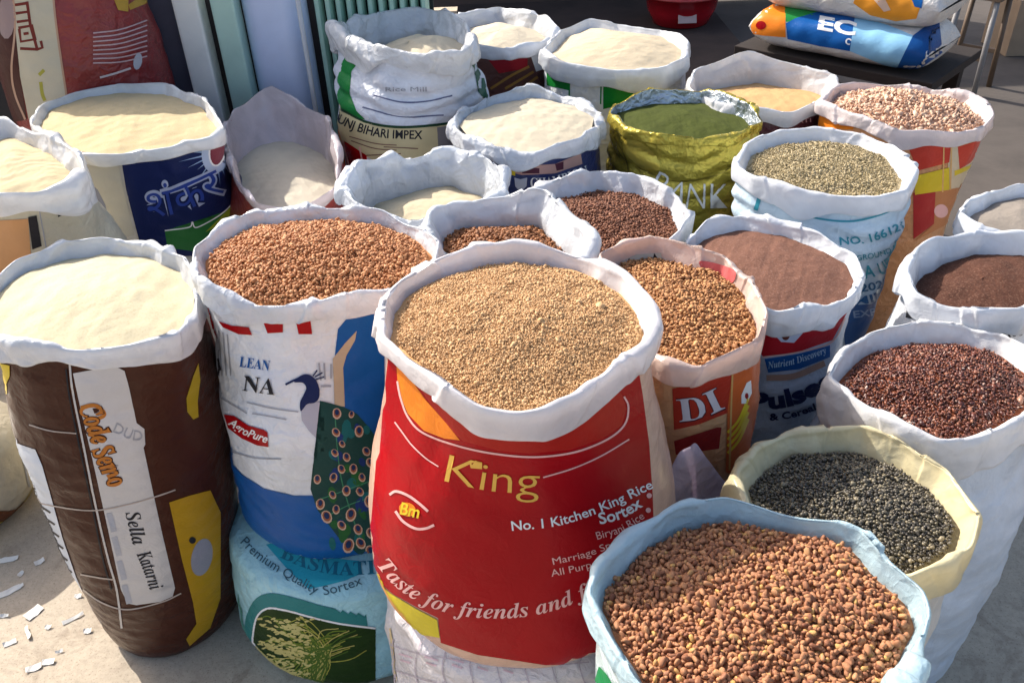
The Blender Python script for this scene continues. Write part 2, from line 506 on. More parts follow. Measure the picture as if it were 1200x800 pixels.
def text(s, body, path, size, mat, layer=2, bold=0.0, shear=0.0, name='lettering', step=5):
    """lettering along a baseline; size is the capital height"""
    V, F = text_mesh(body, bold, shear)
    q = smooth_path(path, 10) if len(path) > 2 else np.array([np.array(path[0]) + (np.array(path[1]) - np.array(path[0])) * u for u in np.linspace(0, 1, 12)], float)
    seg = np.linalg.norm(np.diff(q, axis=0), axis=1); cum = np.concatenate([[0], np.cumsum(seg)])
    x0, x1 = V[:, 0].min(), V[:, 0].max()
    u = (V[:, 0] - x0) / (x1 - x0) * cum[-1]
    px, py = np.interp(u, cum, q[:, 0]), np.interp(u, cum, q[:, 1])
    tg = np.gradient(q, axis=0); tg /= np.linalg.norm(tg, axis=1)[:, None]
    tx, ty = np.interp(u, cum, tg[:, 0]), np.interp(u, cum, tg[:, 1])
    h = V[:, 1] * size / 0.70
    X, Y = px + ty * h, py - tx * h
    bm = bmesh.new()
    vs = [bm.verts.new((a, b, 0)) for a, b in zip(X, Y)]
    for f in F:
        try: bm.faces.new([vs[i] for i in f])
        except ValueError: pass
    return lay(s, name, bm, mat, step, layer)

# ---------------- heaps
def heap_surface(s, fill, mound, seed, rough=0.0, offs=(0, 0), peak=1.0):
    rin = s.r0 - 0.024 * s.thick
    def zf(x, y):
        dx, dy = x - s.c[0], y - s.c[1]
        t = np.arctan2(dx, -dy) % (2 * np.pi); r = np.hypot(dx, dy)
        R = np.interp(t, np.append(s.T, 2 * np.pi), np.append(rin, rin[0]))
        ex, ey = (dx - offs[0]), (dy - offs[1])
        q = np.clip(np.hypot(ex, ey) / R, 0, 1.2)
        z = s.z - fill + mound * (1 - q ** (1.6 * peak))
        P = np.stack([x, y, np.zeros_like(x)], -1)
        return z + rough * smoothn(P, 7, seed) + rough * 0.5 * smoothn(P, 19, seed + 1), r / R
    return rin, zf
def heap_mesh(s, name, mat, fill, mound, seed, rough=0.002, nr=50, na=140, fine=0.0, offs=(0, 0), peak=1.0):
    rin, zf = heap_surface(s, fill, mound, seed, rough, offs, peak)
    A = np.linspace(0, 2 * np.pi, na, endpoint=False)
    R = np.interp(A, np.append(s.T, 2 * np.pi), np.append(rin, rin[0])) + 0.012
    q = np.linspace(0.002, 1, nr)
    X = s.c[0] + np.sin(A)[:, None] * R[:, None] * q; Y = s.c[1] - np.cos(A)[:, None] * R[:, None] * q
    Z, _ = zf(X, Y)
    P = np.stack([X, Y, Z], -1)
    if fine: P[..., 2] += fine * (smoothn(P, 38, seed + 3) + 0.7 * smoothn(P, 85, seed + 4))
    loc = (s.c[0], s.c[1], s.z - fill)
    return np_obj(name, P.reshape(-1, 3), grid_faces(na, nr)[:, ::-1], mat, None, loc), zf
def ico(sub):
    bm = bmesh.new(); bmesh.ops.create_icosphere(bm, subdivisions=sub, radius=1)
    V = np.array([v.co[:] for v in bm.verts]); F = np.array([[v.index for v in f.verts] for f in bm.faces]); bm.free()
    return V, F
def rot_mats(n, rng, tilt=1.0):
    a = rng.uniform(0, 2 * np.pi, n); b = rng.normal(0, 0.45 * tilt, n); c = rng.uniform(0, 2 * np.pi, n)
    ca, sa, cb, sb, cc, sc_ = np.cos(a), np.sin(a), np.cos(b), np.sin(b), np.cos(c), np.sin(c)
    Z = np.zeros(n); O = np.ones(n)
    Rz = np.stack([np.stack([ca, -sa, Z], -1), np.stack([sa, ca, Z], -1), np.stack([Z, Z, O], -1)], -2)
    Ry = np.stack([np.stack([cb, Z, sb], -1), np.stack([Z, O, Z], -1), np.stack([-sb, Z, cb], -1)], -2)
    Rx = np.stack([np.stack([O, Z, Z], -1), np.stack([Z, cc, -sc_], -1), np.stack([Z, sc_, cc], -1)], -2)
    return Rz @ Ry @ Rx
def scatter(s, zf, size, layers, seed, spread=0.8, qmax=1.0):
    rng = np.random.default_rng(seed)
    L = size[0] * spread; B = s.r0.max() + 0.01
    out = []
    for k in range(layers):
        n = int(2 * B / L) + 2; ny = int(2 * B / (L * .9)) + 2
        gx, gy = np.meshgrid(np.arange(n), np.arange(ny))
        x = (gx + 0.5 * (gy % 2)).ravel() * L - B + rng.normal(0, L * .28, n * ny); y = gy.ravel() * L * .9 - B + rng.normal(0, L * .28, n * ny)
        x += s.c[0] + k * L * .5; y += s.c[1] + k * L * .3
        z, q = zf(x, y); m = q < qmax
        out.append(np.stack([x, y, z + size[2] * (0.55 - 0.75 * k) + rng.normal(0, size[2] * .35, n * ny)], -1)[m])
    return np.concatenate(out)
def chunk_variants(nv, sub, seed, lump=0.25):
    V, F = ico(sub); r = np.random.default_rng(seed)
    outs = []
    for i in range(nv):
        W = V.copy()
        W *= (1 + lump * crumple(V + i * 7.1, 0.9, seed + i * 3, 4) * 2)[:, None]
        W = np.sign(W) * np.abs(W) ** r.uniform(0.62, 0.95)
        W *= 1 + 0.10 * crumple(W + i * 3.3, 3.0, seed + i, 4)[:, None]
        outs.append(W)
    return outs, F
def grains(s, zf, root, mat, size, layers=2, seed=3, sub=1, spread=0.8, lump=0.25, name='grains', var=0.25, tilt=1.0, single=0, single_mat=None, single_name='nugget', rmap=None, smooth=True):
    C = scatter(s, zf, size, layers, seed, spread)
    rng = np.random.default_rng(seed + 1)
    n = len(C)
    M = rot_mats(n, rng, tilt)
    S = np.array(size) / 2 * rng.lognormal(0, var, (n, 1)) * rng.uniform(0.8, 1.2, (n, 3))
    var_, F = chunk_variants(10, sub, seed, lump)
    pick = rng.integers(0, 10, n)
    take = np.zeros(n, bool)
    if single:                            # the ones that show largest become objects of their own
        d = C - CAMP
        zc = d @ fw; px = 600 + FPX * (d @ rt) / zc; py = 400 - FPX * (d @ upv) / zc
        score = np.where((px > 0) & (px < 1200) & (py > 0) & (py < 792) , S[:, 0] * S[:, 1] / zc ** 2, -1)
        zs, q = zf(C[:, 0], C[:, 1])
        score = np.where(C[:, 2] > zs + size[2] * 0.25, score, -1)
        score = np.where(q < 0.97, score, -1)
        take[np.argsort(-score)[:single]] = True
        mes = [np_mesh(single_name, v, F, smooth, single_mat) for v in var_]
        L = np.array(root.location)
        for i in np.nonzero(take)[0]:
            o = bpy.data.objects.new(single_name, mes[pick[i]])
            mw = Matrix([[*(M[i, a] * S[i]), C[i, a] - L[a]] for a in range(3)] + [[0, 0, 0, 1]])
            # rotation then scale: keep it decomposable
            o.parent = root
            o.matrix_local = Matrix.Translation(Vector(C[i] - L)) @ Matrix(M[i].tolist()).to_4x4() @ Matrix.Diagonal((*S[i], 1))
            COL.objects.link(o)
    keep = np.nonzero(~take)[0]
    B = np.array(var_)[pick[keep]]
    V = np.einsum('nij,nvj->nvi', M[keep], B * S[keep][:, None, :]) + C[keep][:, None, :]
    nv = V.shape[1]
    FF = (F[None] + (np.arange(len(keep)) * nv)[:, None, None]).reshape(-1, 3)
    rv = rng.uniform(0, 1, len(keep)) if rmap is None else rmap(C[keep], rng)
    o = np_obj(name, V.reshape(-1, 3), FF, mat, root, None, smooth, np.repeat(rv, nv))
    o['kind'] = 'stuff'
    return o

# ------------------------------------------------------------------ setting
GROUND = (0.52, 0.44, 0.34)
def ground_mat():
    m, nt, b = nodes('concrete_ground')
    n = noise_node(nt, 1.6, 8, 0.6, 0.4)
    r = ramp(nt, n.outputs[0], [(0.3, mul(GROUND, .78)), (0.52, GROUND), (0.75, mul(GROUND, 1.12))])
    n2 = noise_node(nt, 60, 8, 0.7)
    r2 = ramp(nt, n2.outputs[0], [(0.3, (.72, .72, .72)), (0.6, (1, 1, 1))])
    mx = nt.nodes.new('ShaderNodeMixRGB'); mx.blend_type = 'MULTIPLY'; mx.inputs[0].default_value = 0.7
    nt.links.new(r.outputs[0], mx.inputs[1]); nt.links.new(r2.outputs[0], mx.inputs[2])
    n3 = noise_node(nt, 5.5, 6, 0.7, 1.2)
    r3 = ramp(nt, n3.outputs[0], [(0.36, (.55, .52, .50)), (0.47, (.92, .92, .92)), (0.6, (1, 1, 1))])
    m3 = nt.nodes.new('ShaderNodeMixRGB'); m3.blend_type = 'MULTIPLY'; m3.inputs[0].default_value = 0.6
    nt.links.new(mx.outputs[0], m3.inputs[1]); nt.links.new(r3.outputs[0], m3.inputs[2])
    n4 = noise_node(nt, 170, 3, 0.7)
    r4 = ramp(nt, n4.outputs[0], [(0.34, (.5, .47, .42)), (0.42, (1, 1, 1)), (0.66, (1, 1, 1)), (0.72, (1.25, 1.22, 1.15))])
    m4 = nt.nodes.new('ShaderNodeMixRGB'); m4.blend_type = 'MULTIPLY'; m4.inputs[0].default_value = 0.8
    nt.links.new(m3.outputs[0], m4.inputs[1]); nt.links.new(r4.outputs[0], m4.inputs[2]); mx = m4
    nt.links.new(mx.outputs[0], b.inputs['Base Color']); b.inputs['Roughness'].default_value = 0.85
    bump(nt, b, n2.outputs[0], 0.4, 0.006)
    return m
def sheet(name, x0, x1, y0, y1, z, mat):
    o = np_obj(name, [(x0, y0, z), (x1, y0, z), (x1, y1, z), (x0, y1, z)], [(0, 1, 2, 3)], mat, None, (0, 0, 0), False)
    o['kind'] = 'structure'
    return o
sheet('ground', -60, 60, -60, 80, GZ, ground_mat())
sheet('road', 0.9, 40, 2.9, 60, GZ + 0.004, flat((0.085, 0.07, 0.06), 0.9, 3, 0.3, 0.6, name='asphalt'))

WHITE = (0.80, 0.81, 0.84)
white_rim = plastic((0.84, 0.84, 0.86), 0.30, 0.25, 0.25)
cool_rim = plastic((0.80, 0.83, 0.88), 0.28, 0.28, 0.25)
silver_rim = plastic((0.66, 0.70, 0.76), 0.3, 0.15, 0.6)

# ------------------------------------------------------------------ the sacks, front to back
def mk(*a, **k): return make_sack('grain_sack', *a, **k)

# 1. big front nuggets
S1 = mk([(692, 690), (700, 665), (740, 625), (800, 595), (850, 585), (920, 598), (985, 610), (1010, 620), (1040, 655), (1080, 690), (1088, 715), (1072, 770), (1040, 830), (980, 862), (890, 870), (800, 848), (745, 785), (712, 730)], 0.785,
        'open sack of chunky brown nuggets with a pale blue plastic rim, nearest the camera', plastic((0.62, 0.74, 0.76), 0.3, 0.1, 0.5), plastic((0.58, 0.75, 0.82), 0.15, 0.35, 0.5),
        cuff=0.05, thick=0.75, seed=11, nt=520, amp=0.75, deep=0.06, sig=1.8)
# 2. black beans
S2 = mk([(862, 550), (885, 525), (925, 503), (1010, 500), (1060, 520), (1110, 550), (1148, 600), (1140, 632), (1110, 656), (1060, 678), (1000, 692), (930, 662), (880, 600)], 0.60,
        'off-white sack of black beans with a cream yellow rolled rim', plastic((0.60, 0.58, 0.54), 0.45, 0.0, 0.3), plastic((0.86, 0.76, 0.48), 0.36, 0.28, 0.18),
        cuff=0.09, thick=1.25, seed=22, nt=460, amp=0.7, deep=0.08, prof=((0, 1), (.4, .97), (1, .92)))
# 3. dark red chips
S3 = mk([(972, 437), (987, 410), (1020, 388), (1075, 377), (1130, 380), (1180, 392), (1222, 420), (1230, 460), (1205, 482), (1175, 497), (1140, 511), (1100, 518), (1060, 502), (1020, 480)], 0.62,
        'plain white sack of dark red brown chips at the right side', plastic((0.66, 0.74, 0.84), 0.45, 0.1, 0.3), plastic((0.84, 0.84, 0.85), 0.36, 0.25, 0.18),
        cuff=0.10, thick=1.35, seed=33, nt=460, amp=0.7, deep=0.08, prof=((0, 1.0), (.25, 1.16), (.6, 1.22), (.9, 1.14), (1, 1.05)), bodyamp=1.8)
# 4. dark powder
S4 = mk([(1062, 315), (1075, 290), (1100, 278), (1150, 270), (1215, 275), (1240, 300), (1245, 330), (1200, 362), (1150, 362), (1105, 350), (1075, 338)], 0.66,
        'white sack with black stripe print holding dark brown powder at the right edge', plastic(WHITE, 0.4), cool_rim, cuff=0.075, thick=1.2, seed=44, amp=0.7, deep=0.10)
# 5. grey powder
S5 = mk([(1125, 252), (1135, 235), (1165, 222), (1200, 215), (1250, 225), (1262, 255), (1240, 278), (1190, 273), (1150, 268)], 0.66,
        'white rimmed sack of pale grey powder, cut off by the right edge', plastic((0.7, 0.7, 0.72), 0.4), cool_rim, cuff=0.07, thick=1.1, seed=55, nt=200, amp=0.7, deep=0.08)
# 6. green grey seed
S6 = mk([(862, 190), (875, 168), (910, 153), (960, 149), (1010, 155), (1050, 170), (1073, 200), (1062, 222), (1030, 228), (980, 226), (930, 219), (885, 206)], 0.75,
        'pale blue white sack with teal lettering of grey green seeds', plastic((0.60, 0.74, 0.84), 0.4, 0.05, 0.4), plastic((0.82, 0.84, 0.88), 0.36, 0.25, 0.15),
        cuff=0.062, thick=1.35, seed=66, amp=0.55, deep=0.07, bodyamp=1.3, pleat=0.012, prof=((0, 1), (.3, .98), (1, .9)), Rs=.97)
# 7. pink chips
S7 = mk([(960, 118), (985, 100), (1030, 95), (1090, 102), (1140, 113), (1163, 135), (1150, 147), (1100, 152), (1050, 149), (1000, 134)], 0.73,
        'orange and red printed sack of pale pink chips by the road', plastic((0.60, 0.27, 0.11), 0.32), plastic((0.82, 0.74, 0.73), 0.3, 0.28, 0.3), cuff=0.05, thick=0.8, seed=77, amp=0.9, deep=0.06,
        prof=((0, 1), (.3, .97), (1, .88)))
# 8. tan flour
S8 = mk([(808, 100), (815, 82), (850, 76), (890, 71), (940, 78), (978, 86), (982, 102), (960, 119), (930, 128), (880, 128), (840, 121)], 0.71,
        'white lined sack of tan flour with a high loose back edge, before the bench', plastic((0.10, 0.02, 0.03), 0.4), plastic((0.82, 0.82, 0.83), 0.28, 0.28, 0.25),
        cuff=0.06, thick=0.7, seed=88, amp=0.8, deep=0.16, bumps=((180, .03, 70),))
# 9. green powder
S9 = mk([(715, 130), (722, 118), (762, 106), (830, 105), (880, 125), (893, 142), (870, 152), (820, 160), (775, 162), (735, 152)], 0.73,
        'metallic gold sack of dark green powder with a silver foil rim', plastic((0.50, 0.40, 0.055), 0.18, 0, 0.6, 0.5), plastic((0.50, 0.56, 0.62), 0.22, 0, 0.8, 0.6), cuff=0.03, thick=0.5, seed=99, outer_mat=plastic((0.50, 0.40, 0.055), 0.18, 0, 0.6, 0.5),
        amp=1.0, deep=0.07, bodyamp=2.0, pleat=0.012, prof=((0, 1), (.3, .97), (1, .9)))
# 10. back cream flour
S10 = mk([(636, 58), (660, 35), (690, 23), (730, 27), (780, 33), (806, 48), (803, 66), (780, 77), (720, 81), (660, 73)], 0.75,
         'white and green sack heaped with cream flour, in the back row before the doorway', plastic((0.78, 0.80, 0.80), 0.4), plastic((0.82, 0.84, 0.87), 0.36, 0.25, 0.18), cuff=0.08, thick=1.2, seed=110, nt=220, amp=0.7, deep=0.06)
# 11. back left cream
S11 = mk([(517, 28), (545, 12), (585, 6), (630, 18), (653, 30), (640, 46), (600, 54), (555, 52)], 0.75,
         'dark maroon sack of cream flour with a crumpled pale rim, rearmost in the stall', plastic((0.13, 0.05, 0.04), 0.4), cool_rim, cuff=0.06, thick=1.0, seed=121, nt=220, amp=1.2, deep=0.10)
# 12. navy cream
S12 = mk([(530, 140), (545, 125), (580, 112), (625, 105), (680, 115), (703, 130), (700, 148), (680, 164), (630, 175), (580, 171), (545, 158)], 0.75,
         'navy blue sack of cream flour with a thick crumpled pale rim', plastic((0.02, 0.035, 0.14), 0.32), plastic((0.76, 0.79, 0.84), 0.16, 0.25, 0.65), cuff=0.06, thick=1.35, seed=132, nt=400, amp=1.2, deep=0.05)
# 13. slumped white bag
S13 = mk([(390, 35), (410, 22), (450, 12), (500, 10), (545, 25), (556, 48), (540, 62), (500, 62), (450, 57), (412, 47)], 0.92,
         'slumped white and green sack with a yellow name panel, beside the green shutter', plastic((0.72, 0.74, 0.80), 0.38, 0, 0.6), plastic((0.78, 0.79, 0.81), 0.18, 0.25, 0.65), cuff=0.075, thick=1.3, seed=143, nt=400,
         amp=1.3, deep=0.14, bodyamp=1.4, pleat=0.018, prof=((0, 1.0), (.12, 1.04), (.3, 1.12), (.5, 1.1), (1, 0.95)), Rs=1.03)
# 14. pale open bag with peaked corner
S14 = mk([(262, 150), (275, 130), (310, 116), (345, 120), (383, 142), (396, 175), (393, 215), (350, 242), (300, 238), (275, 205)], 0.65,
         'loose pale pink bag with a tall peaked corner, nearly empty of cream flour', plastic((0.35, 0.06, 0.05), 0.4), plastic((0.84, 0.76, 0.78), 0.30, 0.32, 0.22), cuff=0.035, thick=0.35, seed=154, nt=360,
         amp=0.9, deep=0.2, bumps=((194, .045, 14), (190, .015, 50), (130, .03, 40)), fold=3)
# 15. navy shankar
S15 = mk([(35, 140), (50, 120), (90, 105), (140, 98), (195, 99), (238, 115), (261, 147), (250, 158), (200, 170), (140, 178), (95, 177), (60, 164)], 0.80,
         'navy blue sack with sunburst and Hindi lettering, full of cream flour', plastic((0.56, 0.53, 0.48), 0.4), plastic((0.84, 0.84, 0.84), 0.34, 0.25, 0.2), cuff=0.04, thick=1.05, seed=165, amp=0.6, deep=0.05)
# 16. left edge
S16 = mk([(-60, 190), (-30, 150), (0, 136), (30, 149), (60, 156), (93, 181), (98, 198), (85, 214), (40, 226), (0, 230), (-40, 222)], 0.90,
         'cream and orange sack with a puffed white rim, cut off by the left edge', plastic((0.56, 0.52, 0.40), 0.4), plastic((0.85, 0.85, 0.86), 0.32, 0.25, 0.3), cuff=0.075, thick=1.4, seed=176, amp=1.0, deep=0.10,
         prof=((0, 1), (.3, 1.06), (.6, 1.1), (1, 1.05)))
# 17. brown front left
S17 = mk([(-25, 370), (-15, 330), (20, 303), (70, 287), (125, 281), (175, 284), (215, 302), (229, 330), (226, 368), (205, 388), (150, 402), (80, 408), (20, 404), (-15, 394)], 0.80,
         'glossy dark brown sack with a silver name strip and heaped cream flour', plastic((0.055, 0.017, 0.010), 0.24, 0, 0.22, 0, .12, 'dull'), plastic((0.78, 0.80, 0.84), 0.28, 0.22, 0.3), cuff=0.055, thick=0.95, seed=187, nt=480, amp=0.85, deep=0.06,
         prof=((0, 1), (.3, 1.02), (.65, .95), (1, .77)), bodyamp=1.0, lean=(-0.085, -0.01))
# 18. peacock
S18 = mk([(228, 322), (230, 290), (250, 268), (290, 252), (340, 243), (400, 243), (450, 247), (490, 262), (513, 285), (508, 312), (490, 330), (440, 340), (380, 347), (330, 350), (280, 345), (245, 336)], 0.85,
         'white and blue sack with a peacock print, heaped with brown nuggets', plastic((0.74, 0.77, 0.82), 0.36, 0, 0.5), plastic((0.78, 0.81, 0.86), 0.17, 0.25, 0.6), zb=0.10, cuff=0.055, thick=1.0, seed=198, nt=520, amp=1.25, deep=0.05,
         prof=((0, 1), (.2, 1.05), (.45, 1.13), (1, 1.15)), bodyamp=1.2, lean=(-0.03, 0.0))
# 19. King
S19 = mk([(447, 388), (450, 350), (470, 325), (510, 304), (560, 291), (605, 287), (650, 291), (700, 303), (735, 322), (760, 350), (769, 378), (758, 400), (718, 428), (680, 455), (640, 474), (605, 480), (560, 474), (528, 457), (495, 430), (465, 405)], 0.98,
         'tall red printed sack heaped with tan granules, in the middle of the front', plastic((0.72, 0.46, 0.34), 0.34, 0.1, 0.3), plastic((0.86, 0.84, 0.86), 0.34, 0.28, 0.15), zb=0.39, cuff=0.045, thick=0.95, seed=209, nt=520, amp=0.65, deep=0.04,
         prof=((0, 1.0), (.3, 1.13), (.7, 1.31), (1, 1.34)), chb=((8, .022, 40),), bodyamp=0.7, lean=(0.0, 0.0))
# 20. cream behind the peacock
S20 = mk([(402, 215), (430, 195), (490, 177), (530, 174), (570, 185), (592, 205), (585, 228), (540, 247), (490, 254), (450, 244), (415, 232)], 0.74,
         'sack of cream flour with a tall crinkled bluish liner, behind the peacock sack', plastic((0.7, 0.7, 0.72), 0.4), plastic((0.76, 0.80, 0.86), 0.16, 0.3, 0.65), cuff=0.05, thick=0.8, seed=220, amp=1.5, deep=0.14)
# 21. nuggets behind King
S21 = mk([(497, 272), (503, 245), (530, 232), (590, 228), (640, 230), (675, 255), (695, 282), (685, 300), (600, 309), (530, 304), (505, 292)], 0.79,
         'sack of brown nuggets sunk deep inside a grey white liner, directly behind the red sack', plastic((0.7, 0.7, 0.72), 0.4), plastic((0.76, 0.79, 0.83), 0.26, 0.28, 0.3), cuff=0.05, thick=1.1, seed=231, amp=1.4, deep=0.16)
# 22. dark nuggets
S22 = mk([(612, 228), (640, 215), (700, 201), (750, 205), (795, 225), (808, 250), (795, 275), (755, 296), (700, 299), (670, 275), (640, 252)], 0.68,
         'sack of dark brown crumbs with a folded grey white rim, below the gold sack', plastic((0.7, 0.7, 0.72), 0.4), plastic((0.78, 0.80, 0.84), 0.28, 0.28, 0.3), cuff=0.06, thick=1.1, seed=242, amp=1.2, deep=0.09)
# 23. DI
S23 = mk([(703, 300), (730, 285), (765, 280), (810, 290), (850, 300), (880, 325), (897, 365), (890, 393), (860, 412), (815, 430), (780, 425), (740, 400), (715, 350)], 0.78,
         'peach and red printed sack of brown crumbs, at the right shoulder of the red sack', plastic((0.66, 0.36, 0.18), 0.34, 0.05, 0.4), plastic((0.84, 0.66, 0.58), 0.30, 0.3, 0.25), cuff=0.05, thick=0.7, seed=253, amp=0.9, deep=0.06,
         prof=((0, 1), (.4, 1.0), (1, .94)))
# 24. pulses
S24 = mk([(805, 280), (830, 260), (870, 252), (920, 262), (960, 275), (1000, 295), (1011, 318), (1000, 339), (960, 357), (910, 368), (880, 360), (850, 335), (820, 303)], 0.68,
         'blue grey sack with a red band and blue ribbon print, full of reddish brown powder', plastic((0.46, 0.55, 0.67), 0.36, 0, 0.4), plastic((0.80, 0.83, 0.88), 0.3, 0.25, 0.25), cuff=0.07, thick=1.1, seed=264, amp=0.95, deep=0.06,
         prof=((0, 1), (.4, .98), (1, .9)))

# ------------------------------------------------------------------ heaps
def powder(s, label, col, fill, mound, seed, cat='flour', group='flour heaps in the sacks', speck=None, var=0.15, rough=0.0045, fine=0.0004, offs=(0, 0), bumpk=0.5, nr=60, na=160, peak=1.0, name='flour_heap'):
    o, zf = heap_mesh(s, name, powder_mat(col, var, speck, bumpk), fill, mound, seed, rough, nr, na, fine, offs, peak)
    tag(o, label, cat, group)
    return o, zf
def nugget_heap(s, label, stops, fill, mound, seed, size, cat='grain', layers=2, sub=1, spread=0.8, lump=0.25, rough=0.004, name='grain_heap', var=0.25, single=0, base=None, offs=(0, 0), gname='grains', peak=1.0, tilt=1.0, grough=0.6, spec=0.3, rmap=None, smooth=True):
    bc = base or stops[len(stops) // 2][1]
    o, zf = heap_mesh(s, name, powder_mat(bc, 0.2, None, 0.8, 300), fill, mound, seed, rough, 40, 120, 0, offs, peak)
    o.location.z -= size[2] * 0.45
    tag(o, label, cat, 'grain heaps in the sacks')
    grains(s, zf, o, grain_mat(stops, grough, False, spec), size, layers, seed + 2, sub, spread, lump, gname, var, tilt, single, grain_mat(stops, grough, True, spec) if single else None, rmap=rmap, smooth=smooth)
    return o
NUG = [(0.0, (0.20, 0.075, 0.04)), (0.25, (0.34, 0.145, 0.072)), (0.6, (0.43, 0.195, 0.095)), (0.9, (0.52, 0.255, 0.12)), (1.0, (0.62, 0.36, 0.11))]
nugget_heap(S1, 'heap of chunky brown nuggets, partly in the shade of the red sack', NUG, 0.035, 0.030, 301, (0.0104, 0.0064, 0.0058), 'nuggets', 3, 2, 0.76, 0.5, 0.004, single=300, gname='loose_nuggets', smooth=True, tilt=1.5, var=0.16)
nugget_heap(S2, 'heap of small black beans in the cream rimmed sack', [(0, (0.045, 0.038, 0.032)), (.55, (0.115, 0.098, 0.070)), (.9, (0.20, 0.17, 0.11)), (1, (0.34, 0.28, 0.18))], 0.045, 0.03, 311, (0.0068, 0.0055, 0.005), 'beans', 2, 1, 0.9, 0.1, 0.004, spec=0.5, grough=.4)
nugget_heap(S3, 'heap of dark red brown chips in the plain white sack', [(0, (0.05, 0.014, 0.012)), (.5, (0.15, 0.042, 0.026)), (.85, (0.24, 0.075, 0.035)), (.96, (0.32, 0.14, 0.08)), (1, (0.6, 0.45, 0.38))], 0.04, 0.03, 321, (0.0095, 0.006, 0.003), 'chips', 2, 1, 0.75, 0.3, 0.004, spec=0.5, grough=.4, tilt=1.6)
nugget_heap(S6, 'heap of grey green seeds in the pale blue sack', [(0, (0.22, 0.175, 0.08)), (.5, (0.40, 0.32, 0.18)), (.9, (0.50, 0.41, 0.25)), (1, (0.55, 0.45, 0.28))], 0.035, 0.02, 331, (0.008, 0.0045, 0.003), 'seeds', 1, 1, 0.75, 0.25, 0.006)
nugget_heap(S7, 'heap of pale pink chips in the orange and red sack', [(0, (0.46, 0.26, 0.17)), (.5, (0.66, 0.43, 0.30)), (1, (0.78, 0.58, 0.42))], 0.03, 0.06, 341, (0.017, 0.009, 0.005), 'chips', 2, 1, 0.75, 0.3, 0.006, tilt=1.4)
nugget_heap(S18, 'heap of brown nuggets in the peacock sack', [(0, (0.38, 0.155, 0.062)), (.5, (0.53, 0.235, 0.098)), (1, (0.62, 0.31, 0.135))], 0.030, 0.045, 351, (0.0090, 0.0062, 0.0056), 'nuggets', 2, 1, 0.75, 0.28, 0.005)
nugget_heap(S19, 'heap of tan granules in the tall red sack', [(0, (0.48, 0.275, 0.125)), (.2, (0.575, 0.345, 0.16)), (.85, (0.62, 0.38, 0.185)), (1, (0.70, 0.46, 0.24))], 0.030, 0.035, 361, (0.0031, 0.0027, 0.0022), 'granules', 1, 1, 0.80, 0.25, 0.007, var=0.4, base=(0.60, 0.36, 0.17))
nugget_heap(S21, 'heap of brown nuggets sunk in the liner behind the red sack', [(0, (0.16, 0.06, 0.022)), (.5, (0.30, 0.12, 0.045)), (1, (0.42, 0.18, 0.07))], 0.088, 0.05, 371, (0.011, 0.0075, 0.0065), 'nuggets', 2, 1, 0.75, 0.28, 0.005)
nugget_heap(S22, 'heap of dark brown crumbs in the sack below the gold one', [(0, (0.11, 0.04, 0.022)), (.5, (0.21, 0.08, 0.042)), (1, (0.32, 0.14, 0.075))], 0.055, 0.03, 381, (0.009, 0.006, 0.005), 'crumbs', 2, 1, 0.75, 0.28, 0.005)
nugget_heap(S23, 'heap of brown crumbs in the peach and red sack, half shaded', [(0, (0.26, 0.115, 0.045)), (.5, (0.46, 0.22, 0.09)), (1, (0.60, 0.33, 0.14))], 0.045, 0.025, 391, (0.0095, 0.0055, 0.005), 'crumbs', 2, 1, 0.75, 0.3, 0.006)
CREAM = (0.66, 0.56, 0.36)
powder(S17, 'smooth heap of cream flour in the dark brown sack', (0.56, 0.495, 0.34), 0.032, 0.036, 401, speck=(0.50, 0.43, 0.28), var=0.07, bumpk=0.35, fine=.0006)
powder(S15, 'heap of cream flour in the navy sunburst sack', (0.558, 0.45, 0.27), 0.028, 0.03, 402, speck=(0.52, 0.40, 0.2), var=0.08, bumpk=0.3)
powder(S16, 'heap of cream flour in the sack at the left edge', (0.558, 0.459, 0.288), 0.05, 0.03, 403, var=0.1, rough=.006)
powder(S14, 'remnant of cream flour in the loose peaked bag', (0.558, 0.504, 0.405), 0.15, 0.04, 404, var=0.08, rough=.006)
powder(S13, 'remnant of cream flour deep in the slumped white sack', (0.60, 0.52, 0.38), 0.11, 0.08, 405, var=0.1, rough=.008, offs=(.08, 0))
powder(S11, 'heap of cream flour in the rearmost maroon sack', (0.54, 0.477, 0.369), 0.08, 0.06, 406, var=0.1, offs=(.03, .02))
powder(S10, 'high rounded heap of cream flour in the green and white sack', (0.54, 0.459, 0.333), 0.03, 0.055, 407, var=0.08, speck=(0.55, 0.43, 0.27))
powder(S12, 'heap of cream flour in the navy sack with the crumpled rim', (0.54, 0.477, 0.36), 0.02, 0.03, 408, var=0.06)
powder(S20, 'heap of cream flour low in the crinkled bluish liner', (0.54, 0.459, 0.315), 0.12, 0.04, 409, var=0.1)
powder(S8, 'heap of tan flour in the white lined sack', (0.56, 0.34, 0.16), 0.085, 0.03, 410, var=0.1)
powder(S9, 'heap of dark green powder in the gold sack', (0.055, 0.068, 0.012), 0.045, 0.025, 411, 'powder', 'powder heaps in the sacks', var=0.25, fine=.0012, name='powder_heap')
powder(S24, 'heap of reddish brown powder in the blue grey sack', (0.165, 0.080, 0.055), 0.03, 0.025, 412, 'powder', 'powder heaps in the sacks', speck=(0.24, 0.13, 0.10), var=0.25, fine=.0008, bumpk=.8, name='powder_heap')
powder(S4, 'heap of dark brown powder in the stripe printed sack', (0.080, 0.034, 0.022), 0.06, 0.03, 413, 'powder', 'powder heaps in the sacks', speck=(0.16, 0.085, 0.06), var=0.3, fine=.0008, bumpk=.8, offs=(.05, 0), name='powder_heap')
